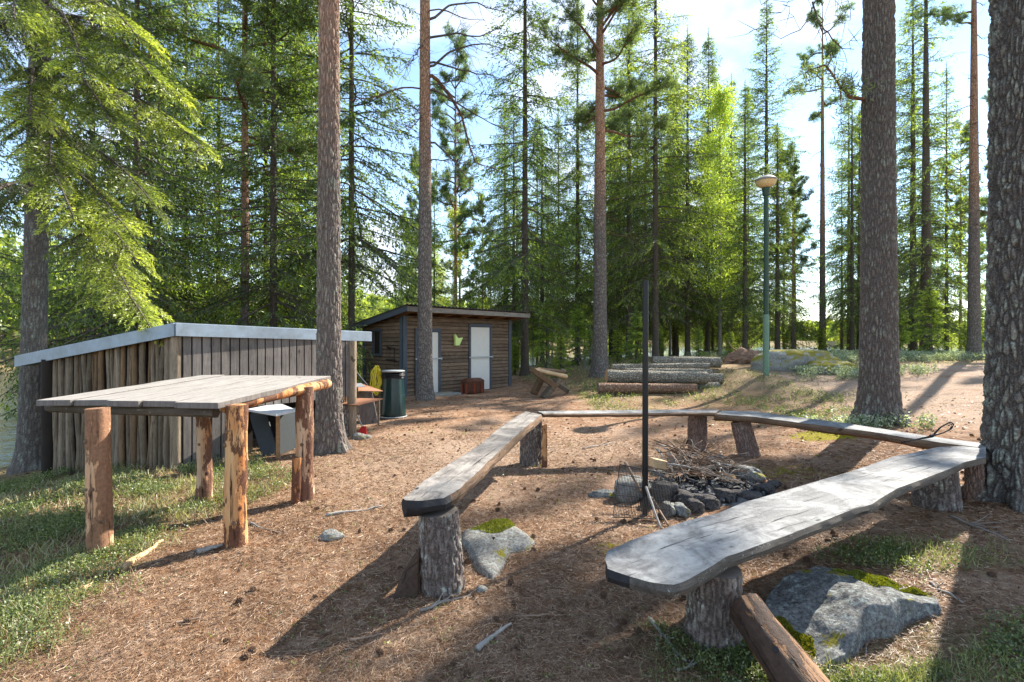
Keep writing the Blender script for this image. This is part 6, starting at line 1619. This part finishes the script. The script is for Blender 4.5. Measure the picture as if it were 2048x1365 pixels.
def blades(name, n, region, mat, label, cat, h=.07, w=.0022, seed=0, dmax=8, flatk=0.0, tint=(0, 1), amp=.5):
    rg = np.random.default_rng(seed); pts = []
    while sum(len(p) for p in pts) < n:
        m = n*2; a = np.radians(rg.uniform(-54, 54, m)); r = 1.25*(dmax/1.25)**rg.random(m)
        x, y = r*np.sin(a), r*np.cos(a); k = rg.random(m) < region(x, y); pts.append(np.stack([x[k], y[k]], 1))
    p = np.vstack(pts)[:n]; r = np.hypot(p[:, 0], p[:, 1]); sc = np.clip(r/3.0, .8, 3)[:, None]
    z = ground(p[:, 0], p[:, 1], True); B = np.column_stack([p, z])
    d = rg.normal(size=(n, 3)); 
    if flatk: d[:, 2] = rg.normal(0, flatk, n); B[:, 2] += .004+.012*rg.random(n)**2
    else: d[:, 2] = 1+np.abs(d[:, 2]); d[:, :2] *= amp
    d = nrm(d); L = h*rg.uniform(.5, 1.3, (n, 1)); s_ = nrm(np.cross(d, rg.normal(size=(n, 3))*[.3, .3, 1]))
    if not flatk: s_ = nrm(np.cross(d, rg.normal(size=(n, 3))))
    W = w*sc; bend = rg.normal(0, .12, (n, 3))*L*[1, 1, .3]
    m1 = B+d*L*.5+bend
    v = np.stack([B-s_*W, B+s_*W, m1+s_*W, m1-s_*W, B+d*L], 1).reshape(-1, 3)
    i = np.arange(n)*5; q = np.stack([i, i+1, i+2, i+3], 1); tr = np.stack([i+3, i+2, i+4], 1)
    fl = [tuple(a) for a in q]+[tuple(a) for a in tr] if n < 0 else None
    # quads only: tip as degenerate-free narrow quad
    v = np.stack([B-s_*W, B+s_*W, m1+s_*W, m1-s_*W, B+d*L+s_*W*.3, B+d*L-s_*W*.3], 1).reshape(-1, 3); i = np.arange(n)*6
    f = np.vstack([np.stack([i, i+1, i+2, i+3], 1), np.stack([i+3, i+2, i+4, i+5], 1)])
    tt = np.repeat(np.clip(rg.uniform(tint[0], tint[1], n), 0, 1), 6)
    me = new_mesh(name, v, f, [M[mat]], None, False, {'tint': tt}); o = bpy.data.objects.new(name, me); link(o); tag(o, label, cat, kind='stuff'); return o
blades('needle_litter', 230000, lambda x, y: (1-.4*sstep(gmask(x, y), .5, .9))*nofire(x, y)*np.clip(fb2(x*1.4, y*1.4, 4, 77)*3-.6, .15, 1), 'litter', 'carpet of fallen brown pine needles', 'pine needles', .045, .0009, 5, 8, .10)
blades('grass', 2300, lambda x, y: sstep(gmask(x, y), .25, .8)*np.clip(fb2(x*3, y*3, 3, 21)*3-1.2, 0, 1)*notrock(x, y)*(x > 0), 'grass', 'thin tufts of grass round the boulder', 'grass', .085, .0010, 6, 6, amp=.7, tint=(.1, .9))
blades('dry_stems', 6000, lambda x, y: sstep(gmask(x, y), .2, .7)*(x < -1), 'litter', 'dead brown stems sticking up among the berry plants', 'stems', .07, .0011, 17, 8, amp=.9, tint=(.3, 1))
blades('grass', 7000, lambda x, y: sstep(gmask(x, y), .3, .8)*np.clip(fb2(x*3, y*3, 3, 22)*3-1.0, 0, 1)*(x < -1), 'grass', 'dry and green grass blades among the berry plants by the table', 'grass', .08, .0018, 7, 8, amp=.9, tint=(.35, 1))
blades('grass', 11000, lambda x, y: sstep(gmask(x, y), .3, .8)*(y > 11)*np.clip(fb2(x*.9, y*.9, 3, 23)*3-1.0, 0, 1), 'grass', 'grass on the clearing behind the log pile and hut', 'grass', .12, .0028, 8, 30, amp=.9, tint=(.3, 1.0))
# bark flakes and small debris
rg = np.random.default_rng(31); n = 22000; a = np.radians(rg.uniform(-54, 54, n)); r = 1.4*(14/1.4)**rg.random(n); x, y = r*np.sin(a), r*np.cos(a)
k = nofire(x, y); x, y, r = x[k], y[k], r[k]; n = len(x); z = ground(x, y, True)+.006
mb_v = []; s = rg.uniform(.004, .014, n)*np.clip(r/4, .7, 2.6)
A1 = nrm(np.column_stack([rg.normal(size=n), rg.normal(size=n), rg.normal(0, .25, n)])); A2 = nrm(np.cross(A1, np.column_stack([rg.normal(0, .25, n), rg.normal(0, .25, n), np.ones(n)])))
C = np.column_stack([x, y, z]); q = s[:, None]
v = np.stack([C-A1*q, C+A2*q*.6, C+A1*q*1.1, C-A2*q*.5+[0, 0, .004]], 1).reshape(-1, 3)
me = new_mesh('bark_flakes', v, np.arange(4*n).reshape(-1, 4), [M['litter']], None, False, {'tint': np.repeat(rg.uniform(0, 1, n)**2.2, 4)})
o = bpy.data.objects.new('bark_flakes', me); link(o); tag(o, 'small bark flakes and chips strewn over the needles', 'bark flakes', kind='stuff')
# pine cones
def cone_mesh():
    mb = MB(); t = np.linspace(0, 1, 11); mb.tube(np.stack([t*.045, 0*t, 0*t], 1), .004+.009*np.sin(math.pi*np.clip(t*.85+.12, 0, 1)), 9)
    for i in range(54):
        u = i/54; a = i*2.4; rr_ = .006+.010*math.sin(math.pi*min(1, u*.85+.12)); c = np.array([u*.045, rr_*math.cos(a), rr_*math.sin(a)]); d = np.array([.35, math.cos(a), math.sin(a)]); fr = frame_of(c, d, (0, math.sin(a+1), 1))
        mb.box(c, (.011, .007, .0022), fr[:3, :3].T)
    return new_mesh('pine_cone', np.vstack(mb.v), mb.f, [M['cone']], mb.m, False)
cm = cone_mesh(); k = 0; rc = random.Random(8)
while k < 150:
    aa_ = math.radians(rc.uniform(-40, 45)); r = 2.2*(9.5/2.2)**rc.random(); x, y = r*math.sin(aa_), r*math.cos(aa_)
    if x < -1.8 or math.hypot(x-FC[0], y-FC[1]) < .9 or (((x-1.75)/.7)**2+((y-2.6)/.5)**2 < 1): continue
    s_ = rc.uniform(.65, 1.0); o = bpy.data.objects.new('pine_cone', cm); o.location = (x, y, float(ground(x, y, True)[0])+.010*s_); o.rotation_euler = (rc.uniform(0, 6), rc.uniform(-.4, .4), rc.uniform(0, 6.28)); o.scale = (s_,)*3
    link(o); tag(o, 'brown open pine cone lying on the needles', 'pine cone', 'pine cones on the forest floor'); k += 1
# fallen sticks
def gstick(px0, py0, px1, py1, r, mat, label, seed, lift=.012, tw=2):
    a = U(px0, py0, 0.02); b = U(px1, py1, .02); a[2] = gz(a[0], a[1])+lift; b[2] = gz(b[0], b[1])+lift
    stick(a, b, r, r*.4, mat, label, seed, None, 'fallen_stick', .05, tw)
gstick(652, 1032, 765, 1012, .016, 'greytwig', 'grey lichened branch on the ground right of the far table post', 301)
gstick(840, 1222, 945, 1185, .010, 'greytwig', 'crusty lichened twig at the foot of the charred bench stump', 302, tw=4)
gstick(955, 1302, 1022, 1250, .016, 'greytwig', 'broken grey stick in front of the charred bench stump', 303)
gstick(700, 1275, 765, 1265, .008, 'twig', 'short brown stick lowest left of the charred bench stump', 304, tw=0)
gstick(1298, 1238, 1372, 1325, .012, 'greytwig', 'white bleached stick left of the nearest stump', 305)
gstick(1355, 1345, 1430, 1310, .006, 'greytwig', 'thin curved twig at the nearest stump foot', 306, tw=4)
gstick(1860, 1205, 1925, 1250, .009, 'greytwig', 'pale lichened twig on the needles right of the large boulder', 307)
gstick(1740, 1270, 1730, 1330, .006, 'greytwig', 'forked grey twig below the large boulder', 308, tw=3)
gstick(240, 1140, 325, 1083, .028, 'wood_new', 'orange strip of wood lying before the foremost table post', 309, tw=0)
gstick(150, 1185, 185, 1165, .022, 'wood_new', 'short orange wood scrap left of the foremost table post', 310, tw=0)
gstick(350, 1244, 402, 1232, .009, 'twig', 'reddish stick on the needles below the high table', 311, tw=1)
gstick(395, 1105, 445, 1090, .024, 'greytwig', 'grey weathered chunk at the foot of the orange post', 312, tw=1)
gstick(1690, 960, 1800, 985, .010, 'twig', 'twig under the wide bench plank', 313)
gstick(1165, 895, 1230, 880, .010, 'greytwig', 'curved grey twig under the back bench plank', 314, tw=3)
gstick(1040, 1235, 1130, 1228, .006, 'twig', 'thin twig on the needles between the two nearest bench ends', 315, tw=0)
gstick(500, 1045, 560, 1060, .008, 'greytwig', 'thin grey twig right of the orange post', 316)
gstick(80, 1150, 130, 1180, .007, 'greytwig', 'pale twig in the shade left of the foremost post', 317, tw=4)
gstick(1560, 1010, 1700, 960, .014, 'twig', 'long brown branch right of the fire ring', 318, tw=2)
gstick(1900, 1060, 2020, 1120, .009, 'greytwig', 'grey twig at the root of the lichened trunk', 319, tw=4)
gstick(1700, 1250, 1800, 1240, .005, 'twig', 'fine brown twig under the mossy end of the large boulder', 320, tw=3)
# surface roots and the upturned root plate
ro = GP(1480, 17.0)
root_o = thing('root_plate', 'upturned brown root plate between the log pile and the lamp post', 'root plate', tuple(ro))
import bmesh
bm = bmesh.new(); bmesh.ops.create_icosphere(bm, subdivisions=5, radius=1); v = np.array([q.co[:] for q in bm.verts]); f = np.array([tuple(q.index for q in p.verts) for p in bm.faces]); bm.free()
v = v*(1+.7*(fb3(v*2.2, 4, 3)-.5)+.25*(fb3(v*8, 3, 4)-.5))[:, None]*np.array([.62, .35, .36]); v[:, 2] += .1+v[:, 0]*.25
M['rootmat'] = mat_wood('root_soil', S((120, 92, 74)), S((156, 126, 104)), S((58, 42, 34)), 'x', .6, .9)
me = new_mesh('root_body', v, f, [M['rootmat']], None, True); o = bpy.data.objects.new('root_body', me); link(o, root_o)
for i in range(14):
    d = nrm(np.random.default_rng(i).normal(size=3)*[1, .5, .5]+[.2, 0, .15]); q, rd = crooked(ro+d*.25+Z*.1, ro+d*np.array([1.0, .6, .75])+Z*.12, .035, .008, 400+i, .14); mb = MB(); mb.tube(q, rd, 6); mb.obj('root', M['rootmat'], root_o, smooth=True)
# thin bare bushes right of the hut
rb_ = random.Random(4)
bushes = []
for i in range(10):
    px = rb_.uniform(1070, 1180); D = rb_.uniform(18, 22); c = GP(px, D); mb = MB()
    for j in range(9):
        a = rb_.uniform(0, 6.28); h_ = rb_.uniform(.6, 1.9); q, rd = crooked(c, c+np.array([math.cos(a)*h_*.45, math.sin(a)*h_*.45, h_]), .008, .002, i*20+j, .08, 8); mb.tube(q, rd, 4, False)
    o = mb.obj('bare_bush', M['greytwig']); tag(o, 'leafless pale bush in the thicket between hut and stout pine', 'bush', 'leafless bushes by the hut'); bushes.append((px, o))
for i, (px, o) in enumerate(sorted(bushes, key=lambda q: q[0])): o['label'] = 'leafless pale bush, %s rightward from the hut corner' % ORD[i]
